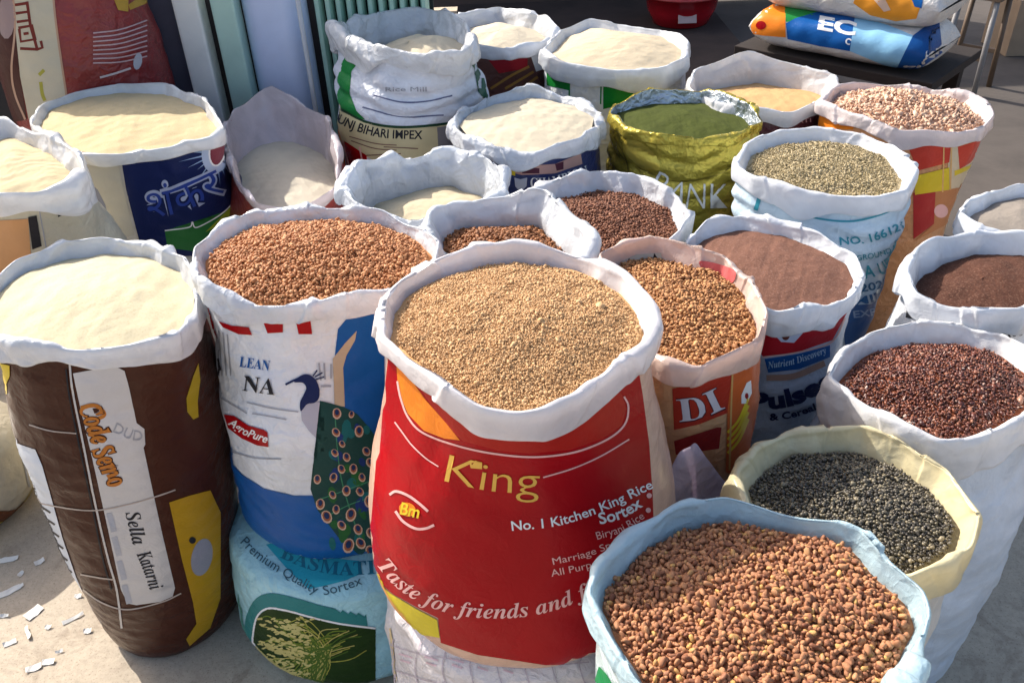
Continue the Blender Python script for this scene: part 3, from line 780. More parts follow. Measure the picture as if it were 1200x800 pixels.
powder(S5, 'heap of pale grey powder in the sack at the right edge', (0.24, 0.21, 0.18), 0.035, 0.02, 414, 'powder', 'powder heaps in the sacks', var=0.2, name='powder_heap')

#@@PRINTS
def script(t): return ''.join(chr(0x1D4D0 + ord(c) - 65) if 'A' <= c <= 'Z' else chr(0x1D4EA + ord(c) - 97) if 'a' <= c <= 'z' else c for c in t)
# ------------------------------------------------------------------ prints on the sacks
RED, DRED = ink((0.36, 0.003, 0.007), 0.26), ink((0.30, 0.012, 0.014), 0.3)
GOLD, WHT, BLK = ink((0.72, 0.42, 0.08), 0.3), ink((0.80, 0.80, 0.80)), ink((0.02, 0.02, 0.025))
NAVY, BLUE, TEAL = ink((0.012, 0.02, 0.085), 0.3), ink((0.008, 0.09, 0.32), 0.3), ink((0.05, 0.30, 0.38))
GREEN, YEL, ORG = ink((0.02, 0.22, 0.05), 0.3), ink((0.68, 0.50, 0.03), 0.3), ink((0.80, 0.22, 0.02), 0.3)
GREY, SILV, PINK = ink((0.35, 0.36, 0.40)), ink((0.50, 0.51, 0.55), 0.28, 0.3), ink((0.80, 0.45, 0.42))

# --- red sack
panel(S19, [(457, 380), (447, 470), (440, 560), (431, 668), (460, 694), (490, 711), (514, 723), (517, 752), (560, 766), (640, 778), (715, 774), (766, 640), (764, 580), (760, 520), (752, 460), (742, 400), (600, 430)], RED, 0, step=10)
panel(S19, [(431, 670), (458, 694), (488, 712), (513, 725), (516, 746), (470, 738), (430, 706)], ink((0.62, 0.50, 0.03), 0.3), 1)
panel(S19, [(430, 706), (452, 720), (480, 741), (428, 728)], ink((0.72, 0.36, 0.12), 0.3), 2)
panel(S19, [(466, 430), (468, 458), (479, 484), (498, 504), (522, 513), (540, 515), (524, 495), (500, 468), (480, 440), (470, 415)], ORG, 1)
panel(S19, [(480, 430), (520, 498), (544, 516), (585, 527), (620, 530), (668, 526), (705, 513), (728, 497), (733, 478), (728, 462), (700, 440), (600, 450)], ink((0.40, 0.018, 0.012), 0.3), 0.6)
lines(S19, [[(467, 446), (471, 466), (480, 489), (498, 507), (540, 522), (585, 531), (630, 534), (675, 528), (712, 513), (731, 496), (735, 476), (730, 464)]], 2.2, PINK, 2)
lines(S19, [[(464, 494), (472, 505), (484, 521), (500, 536), (515, 546)], [(636, 558), (670, 548), (704, 533), (736, 514)]], 1.6, PINK, 2)
text(S19, 'King', [(522, 563), (575, 574), (631, 577)], 33, GOLD, 3, -0.008)
panel(S19, [(553, 547), (551, 540), (555, 543), (558, 538), (562, 543), (566, 540), (566, 548)], GOLD, 3, 'crown_logo')
lines(S19, [[(458, 579), (466, 575), (480, 580), (494, 590), (503, 598)], [(465, 598), (474, 610), (488, 618), (500, 618), (510, 614)]], 3, PINK, 3, 'logo_arc')
panel(S19, ellipse(479, 596, 10, 8, 20), ORG, 3, 'logo_badge')
text(S19, 'Bm', [(470, 601), (492, 606)], 14, YEL, 4, 0.02)
text(S19, 'No. 1 Kitchen King Rice', [(600, 620), (655, 614), (710, 596), (764, 571)], 11, WHT, 3, 0.012)
text(S19, 'Sortex', [(702, 613), (728, 606), (752, 592)], 13, WHT, 3, 0.022)
text(S19, 'Biryani Rice', [(699, 631), (728, 622), (754, 606)], 9, PINK, 3, 0.0)
text(S19, 'Marriage Special', [(648, 660), (690, 650), (740, 630)], 8, PINK, 3, 0.0)
text(S19, 'All Purpose Rice', [(646, 674), (690, 664), (740, 646)], 8, PINK, 3, 0.0)
panel(S19, ellipse(759, 580, 3, 3), PINK, 3, 'star_mark', more=(ellipse(758, 597, 3, 3), ellipse(760, 612, 2.5, 2.5)))
text(S19, ital_serif('Taste for friends and family'), [(444, 662), (462, 683), (485, 700), (515, 713), (550, 721), (600, 722), (650, 713), (700, 692), (745, 664)], 17, PINK, 3)

# --- peacock sack
panel(S18, [(392, 420), (396, 385), (417, 360), (450, 355), (452, 650), (400, 650), (400, 480)], BLUE, 0)
panel(S18, [(244, 520), (262, 532), (285, 556), (310, 572), (345, 580), (372, 580), (400, 560), (430, 640), (430, 690), (380, 680), (270, 640)], BLUE, 0.5)
panel(S18, [(390, 420), (404, 402), (418, 387), (416, 398), (406, 416), (402, 430), (404, 476), (392, 474)], ink((0.50, 0.38, 0.26)), 1)
panel(S18, ellipse(240, 378, 7, 18, -8), RED, 1, more=([(257, 376), (272, 381), (292, 383), (296, 392), (280, 391), (262, 383)], [(309, 377), (332, 376), (332, 389), (314, 390)], [(347, 376), (364, 375), (366, 391), (350, 391)]))
text(S18, bold_serif('LEAN'), [(281, 429), (316, 434)], 12, BLUE, 2)
text(S18, bold_serif('NA'), [(285, 457), (322, 462)], 18, BLK, 2)
text(S18, 'G', [(240, 424), (249, 440)], 15, BLK, 2)
lines(S18, [[(252 + 5 * i, 385 + 2 * i), (256 + 5 * i, 440)] for i in range(4)], 1.2, GREY, 1, 'small_print')
lines(S18, [[(290, 471), (320, 478), (350, 482)], [(296, 484), (320, 488), (336, 491)], [(270, 528), (300, 536), (330, 537)], [(250, 460), (290, 484)]], 1.4, GREY, 1, 'small_print')
panel(S18, [(263, 485), (275, 487), (292, 498), (310, 503), (314, 506), (315, 523), (302, 521), (284, 513), (268, 501)], RED, 1)
text(S18, 'AgroPure', [(268, 496), (286, 508), (313, 518)], 9, WHT, 2, 0.02, 0.2)
panel(S18, [(345, 447), (352, 440), (361, 438), (369, 443), (374, 453), (374, 465), (369, 471), (360, 473), (353, 481), (352, 471), (356, 462), (359, 454), (355, 448)], NAVY, 2, 'peacock_print', curved=True)
panel(S18, [(353, 480), (360, 473), (372, 470), (383, 474), (385, 500), (388, 524), (374, 516), (362, 504), (354, 492)], ink((0.42, 0.42, 0.50)), 1, 'peacock_print')
panel(S18, [(375, 469), (388, 472), (402, 476), (418, 484), (432, 500), (446, 520), (446, 655), (420, 648), (396, 628), (372, 596), (364, 572), (374, 560), (386, 540), (387, 510)], ink((0.012, 0.055, 0.05)), 1.5, 'peacock_print')
lines(S18, [[(352, 442), (343, 446), (335, 450)]], 2.4, NAVY, 2)
lines(S18, [[(367, 440), (372, 433)], [(369, 441), (378, 436)], [(370, 444), (380, 441)]], 1.6, NAVY, 2)
lines(S18, [[(374, 425), (376, 445)], [(380, 425), (381, 444)], [(388, 426), (388, 443)], [(376, 452), (388, 452)]], 2.2, GREY, 1, 'small_print')
_r = random.Random(5); eyes = []; rings = []
for i in range(220):
    x, y = _r.uniform(370, 436), _r.uniform(478, 645)
    lo = 386 if y < 545 else 366 + max(0, y - 590) * .55
    if x < lo + 6 or (y < 500 and x > 405 + (y - 478)): continue
    if all((x - a) ** 2 + (y - b) ** 2 > 13.5 ** 2 for a, b in eyes): eyes.append((x, y))
sz = [_r.uniform(.68, 1.12) * (0.8 + 0.25 * (y - 480) / 160) for x, y in eyes]; rt_ = [_r.uniform(-40, 15) for e in eyes]
for cc in ((0.01, 0.12, 0.13), (0.012, 0.035, 0.16), (0.02, 0.11, 0.03)):
    bl = []
    while len(bl) < 9:
        x, y = _r.uniform(388, 432), _r.uniform(495, 640)
        if y < 560 or x > 378 + (y - 560) * .1: bl.append(ellipse(x, y, _r.uniform(3, 8), _r.uniform(5, 11), _r.uniform(-40, 40), 9))
    panel(S18, bl[0], ink(cc), 1.9, 'feather_print', more=bl[1:])
def eye(k, a, b, dy): return ellipse(eyes[k][0], eyes[k][1] + dy, a * sz[k], b * sz[k], rt_[k], 12)
nE = len(eyes)
for cc, a, b, dy, ly in (((0.58, 0.40, 0.30), 5.8, 7.6, 0, 2.4), ((0.30, 0.10, 0.05), 4.4, 5.9, -.6, 3.0), ((0.012, 0.03, 0.10), 2.9, 4.0, -1.6, 3.6)):
    panel(S18, eye(0, a, b, dy), ink(cc), ly, 'feather_print', more=[eye(k, a, b, dy) for k in range(1, nE)])
lines(S18, [[(392, 480), (400, 560), (425, 640)], [(372, 585), (400, 575), (440, 560)], [(380, 605), (410, 590), (440, 580)]], 1.2, ink((0.05, 0.22, 0.12)), 2, 'feather_print')

# --- brown sack
panel(S17, [(86, 437), (112, 432), (138, 430), (146, 434), (151, 452), (160, 495), (169, 502), (170, 520), (168, 524), (180, 580), (190, 625), (205, 688), (202, 698), (188, 704), (160, 708), (150, 706), (142, 690), (128, 625), (108, 535), (94, 475)], SILV, 0)
lines(S17, [[(82, 424), (86, 460), (98, 520), (112, 590), (126, 650), (137, 690), (143, 735)]], 2.4, ink((0.55, 0.52, 0.5), 0.25), 1, 'seam')
lines(S17, [[(78, 432), (82, 465), (94, 525), (108, 590), (120, 650), (131, 690)]], 2.0, BLK, 1, 'seam')
lines(S17, [[(20, 583), (70, 593), (110, 597), (150, 590), (185, 580), (205, 573)], [(95, 672), (118, 676), (134, 678)], [(98, 690), (120, 705), (150, 713), (190, 704), (212, 694)], [(35, 497), (60, 504), (90, 507)]], 1.6, ink((0.42, 0.36, 0.33), 0.2), 1.5, 'crease_line')
OBR = ink((0.48, 0.17, 0.03), 0.35)
for tx, pth, sz in ((ital_serif('Code'), [(93, 476), (102, 500), (110, 522)], 24), (ital_serif('Semo'), [(108, 526), (119, 550), (130, 572)], 24)):
    text(S17, tx, pth, sz, ink((0.05, 0.015, 0.01)), 1.5, 0.055, 0.0, step=12)
    text(S17, tx, pth, sz, OBR, 3, 0.02, 0.0, step=12)
lines(S17, [[(95, 477), (110, 474), (120, 480), (122, 486), (114, 490)]], 4.5, OBR, 1.2, 'logo')
text(S17, ital_serif('Sella'), [(147, 600), (156, 638)], 17, BLK, 2)
text(S17, ital_serif('Katarni'), [(160, 648), (169, 670), (176, 691)], 17, BLK, 2)
text(S17, 'DUD', [(132, 505), (152, 514), (166, 516)], 12, GREY, 2)
lines(S17, [[(128 + i * 6, 600 + i * 28), (134 + i * 6, 622 + i * 28)] for i in range(4)], 7, ink((0.40, 0.41, 0.46)), 1, 'small_print', smooth=False)
panel(S17, [(198, 588), (222, 580), (246, 574), (258, 600), (258, 700), (246, 735), (222, 756), (218, 748), (230, 730), (226, 705), (213, 655)], ink((0.42, 0.25, 0.015), 0.3), 0)
panel(S17, ellipse(236, 652, 12, 22, 12, 14), ink((0.26, 0.27, 0.34)), 1, 'label_sticker', curved=True)
panel(S17, ellipse(225, 632, 4, 4), BLK, 2, 'label_sticker')
panel(S17, [(232, 425), (226, 440), (218, 466), (219, 482), (226, 491), (232, 488), (231, 470), (234, 445)], ink((0.40, 0.30, 0.02)), 0)
panel(S17, [(-6, 424), (12, 428), (12, 440), (6, 455), (-6, 462)], YEL, 0)
panel(S17, [(8, 512), (24, 520), (42, 526), (50, 545), (60, 580), (74, 630), (90, 676), (97, 692), (84, 690), (66, 670), (46, 625), (28, 575)], ink((0.62, 0.66, 0.72), 0.3), 0)
lines(S17, [[(30 + 6 * i, 568 + 15 * i), (44 + 5.5 * i, 588 + 14 * i), (60 + 5 * i, 600 + 14 * i)] for i in range(6)], 2.2, BLK, 1, 'barcode')
text(S17, 'HIMALAYA', [(85, 408), (150, 413), (215, 398)], 10, ink((0.10, 0.035, 0.03)), 1, 0.02)

# --- navy sunburst sack
panel(S15, [(141, 180), (180, 175), (258, 155), (282, 140), (284, 300), (200, 300), (166, 292), (158, 262), (148, 222)], NAVY, 0)
rays = []
for i in range(26):
    a0 = i * 2 * math.pi / 26; w = 0.075; ln = 30 + 16 * ((i * 7) % 5) / 4
    rays.append([(253 + 12 * math.cos(a0 - w), 178 + 15 * math.sin(a0 - w)), (253 + ln * math.cos(a0), 178 + ln * 1.05 * math.sin(a0)), (253 + 12 * math.cos(a0 + w), 178 + 15 * math.sin(a0 + w))])
panel(S15, rays[0], ink((0.30, 0.42, 0.62)), 1, 'sunburst_print', more=rays[1:])
panel(S15, ellipse(253, 177, 17, 26, 8), ink((0.42, 0.50, 0.66)), 1.6, 'sunburst_print')
panel(S15, ellipse(254, 176, 10, 19, 8), WHT, 2.2, 'sunburst_print')
panel(S15, ellipse(254, 176, 8, 17, 8), ink((0.20, 0.04, 0.06)), 3, 'sunburst_print')
text(S15, 'शंकर', [(173, 256), (215, 247), (266, 224)], 33, ink((0.42, 0.47, 0.62)), 2, 0.045)
text(S15, 'शंकर', [(175, 256), (215, 247), (264, 224)], 32, ink((0.03, 0.06, 0.30)), 3.4, 0.0)
panel(S15, [(193, 270), (221, 266), (225, 260), (231, 266), (262, 248), (282, 225), (282, 262), (258, 276), (226, 294), (196, 290)], ink((0.03, 0.16, 0.04)), 1)
panel(S15, [(262, 250), (282, 228), (282, 244), (266, 258), (240, 272)], ink((0.30, 0.36, 0.03)), 2)
lines(S15, [[(193, 270), (221, 266), (225, 260), (231, 266), (262, 248), (280, 226)]], 1.4, WHT, 2)
panel(S15, [(104, 190), (138, 182), (145, 220), (158, 275), (140, 280), (112, 230)], ink((0.50, 0.47, 0.40)), 0, 'side_seam')
panel(S15, [(107, 215), (115, 222), (124, 240), (132, 280), (107, 280)], ink((0.22, 0.23, 0.30)), 1, 'side_seam')
# --- left edge sack
panel(S16, [(-20, 255), (0, 258), (33, 256), (37, 306), (0, 322), (-20, 322)], ink((0.62, 0.32, 0.14)), 0)
panel(S16, [(33, 254), (43, 252), (49, 288), (38, 292)], BLK, 1)
panel(S16, [(66, 245), (76, 241), (80, 248), (68, 254)], BLK, 1, 'stamp')
lines(S16, [[(46, 245), (56, 300)]], 1.4, GREY, 1)
# --- slumped white sack
panel(S13, [(404, 62), (420, 74), (412, 84), (410, 110), (418, 130), (428, 140), (384, 134), (382, 122), (392, 85)], GREEN, 0)
panel(S13, [(545, 68), (560, 66), (572, 110), (570, 120), (560, 108), (555, 80)], ink((0.02, 0.10, 0.06)), 0)
panel(S13, [(390, 121), (412, 135), (440, 145), (475, 149), (520, 146), (560, 140), (560, 178), (520, 186), (450, 194), (395, 165), (384, 152)], ink((0.60, 0.52, 0.30)), 0.5)
lines(S13, [[(400, 128), (430, 143), (470, 149), (520, 145), (560, 138)]], 3, ink((0.02, 0.06, 0.03)), 1.5)
panel(S13, [(512, 149), (562, 142), (562, 176), (514, 184)], ink((0.22, 0.20, 0.20)), 1)
text(S13, 'PUNJ BIHARI IMPEX', [(390, 140), (414, 152), (448, 161), (495, 163)], 10, BLK, 2, 0.02)
lines(S13, [[(410, 160), (440, 168), (465, 170)], [(412, 165), (440, 174), (465, 176)], [(450, 172), (490, 174)], [(430, 182), (470, 180)]], 1.2, ink((0.2, 0.1, 0.08)), 2, 'small_print')
panel(S13, [(381, 150), (392, 158), (404, 185), (410, 215), (398, 215), (386, 180)], ORG, 1.2)
panel(S13, [(404, 165), (430, 182), (432, 205), (412, 214), (406, 190)], RED, 1.2)
lines(S13, [[(402, 165), (410, 195), (414, 215)], [(422, 172), (428, 205)]], 1.8, PINK, 2.4)
lines(S13, [[(438, 112), (470, 120), (500, 119), (530, 112)], [(425, 126), (470, 137), (520, 135)]], 1.6, ink((0.12, 0.13, 0.22)), 1, 'small_print')
text(S13, 'Rice Mill', [(452, 107), (500, 107)], 5, GREY, 1)
# --- navy
panel(S12, [(590, 188), (620, 194), (650, 192), (680, 180), (682, 192), (650, 203), (612, 205), (590, 200)], ink((0.50, 0.30, 0.26)), 0.6)
panel(S12, [(590, 190), (604, 194), (604, 206), (590, 202)], YEL, 1.2)
panel(S12, [(612, 195), (632, 197), (632, 203), (612, 203)], ink((0.10, 0.03, 0.05)), 1.2, more=([(650, 192), (660, 189), (660, 198), (652, 200)],))
text(S12, bold_serif('CHAMPION'), [(622, 220), (650, 218), (690, 205)], 12, WHT, 1.4)
panel(S12, [(603, 208), (610, 210), (618, 208), (617, 218), (610, 225), (604, 218)], ink((0.5, 0.52, 0.6)), 1.2, 'crest_logo')
panel(S12, [(590, 205), (596, 206), (596, 232), (590, 230)], WHT, 1)
# --- back row
panel(S10, [(641, 78), (668, 84), (667, 106), (641, 100)], ink((0.01, 0.20, 0.03)), 0, more=([(707, 86), (755, 84), (748, 118), (707, 128)],))
panel(S10, [(756, 84), (800, 72), (800, 84), (775, 92), (752, 100)], YEL, 0.5)
panel(S10, [(712, 90), (724, 89), (724, 100), (712, 101)], ink((0.15, 0.5, 0.08)), 1)
lines(S10, [[(668, 84), (667, 122)], [(705, 86), (704, 122)]], 1.6, GREEN, 1)
panel(S11, [(566, 62), (600, 62), (618, 60), (618, 80), (585, 86)], ink((0.35, 0.02, 0.03)), 0.5)
lines(S11, [[(575, 104), (600, 88), (620, 78)], [(592, 104), (625, 84)], [(610, 104), (630, 90)]], 3, ink((0.42, 0.22, 0.06)), 1)
panel(S11, [(620, 60), (634, 58), (640, 80), (628, 84)], WHT, 0.5)
# --- gold sack
text(S9, 'RANK', [(760, 226), (800, 243), (852, 244)], 30, WHT, 1.5, -0.012, 0.05)
lines(S9, [[(745, 195), (790, 212), (840, 205), (862, 190)], [(720, 160), (735, 190), (738, 230)]], 1.6, ink((0.25, 0.2, 0.04), 0.2, .5), 1)
panel(S9, ellipse(752, 182, 26, 12, 40, 16), ink((0.75, 0.58, 0.10), 0.18, 0.6), 0.5, 'leaf_print', curved=True)
# --- pale blue sack
lines(S6, [[(889, 228), (905, 238), (930, 248), (965, 257), (1000, 259), (1035, 250), (1057, 238)]], 2.2, TEAL, 1, 'cord')
lines(S6, [[(893, 222), (886, 246)]], 5, TEAL, 1, 'cord_knot')
text(S6, 'NO. 166121', [(984, 287), (1020, 283), (1060, 268)], 9, TEAL, 1, 0.02)
text(S6, 'GROUND SEED', [(1004, 305), (1035, 299), (1066, 284)], 6, TEAL, 1, 0.01)
text(S6, 'A UDHY', [(1013, 326), (1040, 318), (1070, 292)], 14, TEAL, 1, 0.02)
text(S6, '2028-29', [(1008, 342), (1035, 336), (1066, 318)], 9, ink((0.05, 0.16, 0.30)), 1, 0.02)
text(S6, 'MILLS', [(1000, 358), (1026, 352), (1058, 334)], 9, ink((0.04, 0.14, 0.32)), 1, 0.02)
panel(S6, [(985, 358), (1020, 356), (1062, 332), (1068, 360), (1040, 395), (990, 405)], ink((0.05, 0.12, 0.30)), 0.4)
text(S6, 'EXPORT', [(1000, 372), (1026, 368), (1056, 350)], 8, ink((0.3, 0.4, 0.55)), 1, 0.02)
# --- pink chip sack
panel(S7, [(1112, 170), (1164, 158), (1164, 215), (1114, 268), (1108, 240)], ink((0.62, 0.50, 0.34)), 0)
panel(S7, [(957, 122), (985, 126), (1003, 134), (1000, 152), (958, 150)], ORG, 0)
panel(S7, [(1058, 156), (1092, 160), (1115, 158), (1112, 190), (1075, 200)], ink((0.55, 0.05, 0.03), .3), 1.2, more=([(1122, 172), (1160, 160), (1158, 178), (1124, 198)],))
panel(S7, [(1072, 206), (1112, 196), (1112, 222), (1072, 228)], YEL, 1.8, more=([(1118, 200), (1140, 192), (1140, 196), (1118, 206)],))
panel(S7, [(1070, 226), (1096, 222), (1094, 262), (1070, 280)], ink((0.40, 0.03, 0.03), .3), 1)
panel(S7, [(1096, 222), (1110, 222), (1145, 215), (1110, 262), (1070, 283), (1094, 262)], ink((0.50, 0.20, 0.08)), 1.5)
panel(S7, ellipse(1102, 247, 8, 8), PINK, 3, 'logo_badge')
lines(S7, [[(1106, 160), (1104, 225)], [(1115, 158), (1113, 222)]], 1.6, ink((0.7, 0.4, 0.15)), 2.4)
text(S7, 'LA', [(1118, 166), (1150, 160)], 8, WHT, 2.6, .03)
# --- flour in front of bench
text(S8, 'BASMATI', [(905, 146), (950, 143)], 5, PINK, 1)
# --- pulses sack
panel(S24, [(880, 385), (905, 395), (960, 380), (988, 360), (992, 366), (975, 398), (935, 412), (895, 418), (888, 410)], ink((0.40, 0.012, 0.02), 0.3), 0)
panel(S24, [(896, 420), (935, 414), (972, 404), (972, 418), (936, 432), (900, 436)], BLUE, 0.5)
lines(S24, [[(893, 418), (935, 412), (974, 400), (990, 372)]], 1.6, ink((0.7, 0.45, 0.4)), 1)
text(S24, ital_serif('Nutrient Discovery'), [(900, 431), (930, 426), (968, 413)], 8, ink((0.45, 0.65, 0.8)), 1.4)
panel(S24, [(902, 386), (915, 400), (930, 401), (940, 390), (930, 380), (910, 380)], ink((0.5, 0.55, 0.68)), 1, 'logo_badge')
panel(S24, ellipse(920, 391, 5, 7), ink((0.12, 0.03, 0.02)), 2, 'logo_badge')
lines(S24, [[(898, 442), (930, 440), (966, 425)]], 7, ink((0.42, 0.28, 0.22)), 0.6)
text(S24, 'Pulses', [(880, 480), (930, 473), (978, 450)], 19, NAVY, 1.4, 0.05)
text(S24, '& Cereals', [(902, 492), (930, 488), (962, 477)], 8, NAVY, 1.4, 0.03)
# --- DI sack
panel(S23, [(788, 455), (815, 448), (856, 430), (862, 440), (860, 480), (820, 496), (790, 503)], ink((0.40, 0.035, 0.02), 0.3), 0)
text(S23, bold_serif('DI'), [(796, 494), (822, 490), (850, 478)], 28, ink((0.10, 0.02, 0.03)), 1, 0.02)
text(S23, bold_serif('DI'), [(796, 493), (822, 489), (849, 477)], 27, ink((0.62, 0.60, 0.68)), 2)
panel(S23, [(790, 516), (840, 500), (845, 500), (842, 525), (820, 528), (792, 532)], ink((0.26, 0.02, 0.02), 0.3), 0)
panel(S23, [(860, 412), (898, 392), (902, 470), (898, 540), (862, 560), (850, 552), (852, 480)], ink((0.56, 0.12, 0.03), 0.3), 0.4)
lines(S23, [[(852, 530 - 8 * i), (865, 515 - 8 * i), (876, 490 - 8 * i)] for i in range(4)], 3, YEL, 1.4, 'leaf_print')
panel(S23, [(868, 462), (874, 448), (879, 445), (880, 460), (874, 472), (868, 472)], WHT, 1.4, 'logo_badge')
panel(S23, ellipse(874, 463, 2, 3.5), DRED, 2.2, 'logo_badge')
lines(S23, [[(858, 420), (856, 480), (854, 550)]], 2, ink((0.6, 0.35, 0.12)), 1.6)
# --- dark powder sack stripes
for q in ([(1066, 345), (1076, 350), (1070, 362), (1074, 374), (1062, 372)], [(1082, 352), (1092, 358), (1084, 366), (1090, 376), (1080, 378), (1076, 364)], [(1160, 368), (1172, 370), (1166, 384), (1158, 380)], [(1178, 372), (1188, 372), (1194, 392), (1184, 388)]):
    panel(S4, q, BLK, 0.5, 'zebra_print')
text(S4, bold_serif('AGRO'), [(1160, 398), (1200, 392)], 14, BLK, 0.5)
# --- front nuggets
panel(S1, [(697, 800), (703, 780), (711, 788), (722, 806)], ink((0.01, 0.20, 0.06)), 0)
panel(S1, [(1066, 795), (1078, 770), (1084, 780), (1080, 812)], ink((0.01, 0.16, 0.10)), 0)

# printing that shows through on the inside of the peach liner
def inner(s):
    q = Sack(); q.rz = 1e-9; q.inside = 1; q.root = s.root; q.mid = s.mid; nf = s.cuffP.shape[1]; V = s.cuffP.reshape(-1, 3)
    q.bvh = BVHTree.FromPolygons([tuple(v) for v in V], [tuple(f) for f in grid_faces(s.nt, nf)])
    return q
I23 = inner(S23)
panel(I23, [(728, 306), (745, 298), (775, 296), (778, 312), (740, 318)], ink((0.55, 0.50, 0.42)), 0)
text(I23, bold_serif('AggA'), [(732, 316), (752, 313), (776, 308)], 13, BLK, 1)
panel(I23, [(820, 306), (845, 310), (862, 318), (858, 332), (842, 330), (828, 322)], ink((0.62, 0.14, 0.14)), 0, curved=True)
panel(I23, [(842, 330), (860, 334), (868, 346), (856, 346)], ink((0.72, 0.36, 0.10)), 0)

# ------------------------------------------------------------------ closed sacks, facade, bench, litter
def closed_sack(name, label, c, R, z0, z1, mat, seed, amp=1.0, prof=((0, .9), (.2, 1), (.7, 1.02), (1, .9)), group='closed sacks', nt=220, cap=True, rnd_=0.09):
    s = Sack(); s.c = np.array([c[0], c[1], z1])
    root = empty(name, (c[0], c[1], z0)); tag(root, label, 'sack', group); s.root = root
    T = np.linspace(0, 2 * np.pi, nt, endpoint=False); H = z1 - z0
    nb = max(40, int(H / 0.011))
    zz = np.linspace(z1, z0, nb); h = (z1 - zz) / H
    rad = R * np.interp(h, [p[0] for p in prof], [p[1] for p in prof])
    tb = np.clip((z1 - zz) / rnd_, 0, 1); rad = rad * (0.72 + .28 * np.sqrt(1 - (1 - tb) ** 2))
    hb = np.clip((zz - z0) / 0.08, 0, 1); rad = rad * (0.80 + .20 * np.sqrt(1 - (1 - hb) ** 2))
    if cap:
        k = 12; rad = np.concatenate([np.linspace(0.02, rad[0], k + 1)[:-1], rad]); zz = np.concatenate([np.full(k, z1) + 0.02 * (1 - np.linspace(0, 1, k)), zz]); nb += k
    P = np.stack([c[0] + np.sin(T)[:, None] * rad, c[1] - np.cos(T)[:, None] * rad, np.broadcast_to(zz, (nt, nb))], -1)
    disp = amp * (0.020 * crumple(P, 8, seed) + 0.010 * crumple(P, 22, seed + 1) + 0.004 * crumple(P, 50, seed + 2))
    disp = disp * np.clip(rad / R, 0, 1)
    P[..., 0] += np.sin(T)[:, None] * disp; P[..., 1] -= np.cos(T)[:, None] * disp; P[..., 2] += 0.6 * disp * (np.arange(nb) < 14)
    V = P.reshape(-1, 3); F = grid_faces(nt, nb)
    s.body = np_obj('body', V, F, mat, root)
    s.bvh = BVHTree.FromPolygons([tuple(v) for v in V], [tuple(f) for f in F])
    s.mid = np.array([c[0], c[1], (z0 + z1) / 2])
    return s

# lower sacks that carry the peacock sack and the red sack
L1 = closed_sack('rice_sack', 'light blue closed sack with a rice plant picture, under the peacock sack', (S18.c[0] - 0.03, S18.c[1] - 0.045), 0.33, GZ, 0.105, plastic((0.36, 0.66, 0.74), 0.3, 0, 0.5), 501, 0.9, prof=((0, .93), (.35, 1.0), (.8, 1.05), (1, 1.0)), rnd_=.05)
LT = ink((0.03, 0.36, 0.46), 0.3)
panel(L1, [(312, 638), (330, 634), (360, 640), (380, 650), (400, 655), (421, 657), (424, 672), (404, 680), (380, 686), (362, 690), (338, 668)], LT, 0)
text(L1, bold_serif('BASMATI'), [(328, 653), (362, 667), (400, 674), (440, 672)], 16, ink((0.02, 0.16, 0.24)), 1.2)
text(L1, 'Premium Quality', [(282, 636), (302, 655), (338, 678), (370, 696)], 11, ink((0.05, 0.12, 0.16)), 1)
text(L1, 'Sortex', [(380, 697), (402, 692), (425, 684)], 11, ink((0.05, 0.12, 0.16)), 1)
DG = ink((0.03, 0.20, 0.20))
panel(L1, [(268, 695), (276, 712), (288, 735), (292, 752), (280, 738), (266, 715)], ink((0.10, 0.30, 0.25)), 0)
edge = [(293 + 0, 790), (288, 740), (293, 715), (304, 700), (322, 696), (350, 702), (385, 712), (430, 720)]
zz_ = []
for i, (x, y) in enumerate(smooth_path(edge, 10)):
    zz_.append((x + (2.2 if i % 2 else -1.5) * .6, y + (2.2 if i % 2 else -1.5)))
panel(L1, zz_ + [(440, 820), (300, 820)], DG, 0, 'rice_picture')
panel(L1, [(298, 800), (297, 745), (302, 722), (314, 712), (335, 714), (365, 722), (400, 730), (440, 735), (440, 830), (310, 830)], ink((0.015, 0.04, 0.008)), 1, 'rice_picture')
lines(L1, [[(300, 815), (297, 770), (297, 745), (302, 722), (314, 712), (335, 714), (365, 722), (400, 730), (440, 735)]], 2.2, WHT, 1.6)
_r = random.Random(8)
st = []; dots = []
for i in range(64):                       # drooping ears of rice
    x0, y0 = _r.uniform(299, 352), _r.uniform(722, 790)
    st.append([(x0, y0), (x0 + 18, y0 + _r.uniform(-3, 10)), (372 + _r.uniform(-14, 16), 764 + _r.uniform(-8, 12)), (366 + _r.uniform(-26, 10), 802 + _r.uniform(-8, 20))])
    for q in range(4): dots.append(ellipse(x0 + q * 5 + _r.uniform(-2, 2), y0 + q * 1.2 + _r.uniform(-2.5, 2.5), 3.2, 1.2, _r.uniform(-25, 35), 6))
for i in range(22):
    x0, y0 = _r.uniform(388, 430), _r.uniform(733, 765)
    st.append([(x0, y0), (x0 - 22, y0 + _r.uniform(4, 12)), (372 + _r.uniform(-10, 12), 772 + _r.uniform(-8, 8))])
for k, cc in enumerate(((0.34, 0.33, 0.06), (0.14, 0.20, 0.025), (0.46, 0.40, 0.12), (0.07, 0.13, 0.02))):
    lines(L1, st[k::4], 1.1 + .25 * (k % 2), ink(cc), 1.8 + .3 * k, 'rice_picture')
panel(L1, dots[0], ink((0.55, 0.48, 0.18)), 3.2, 'rice_picture', more=dots[1:])

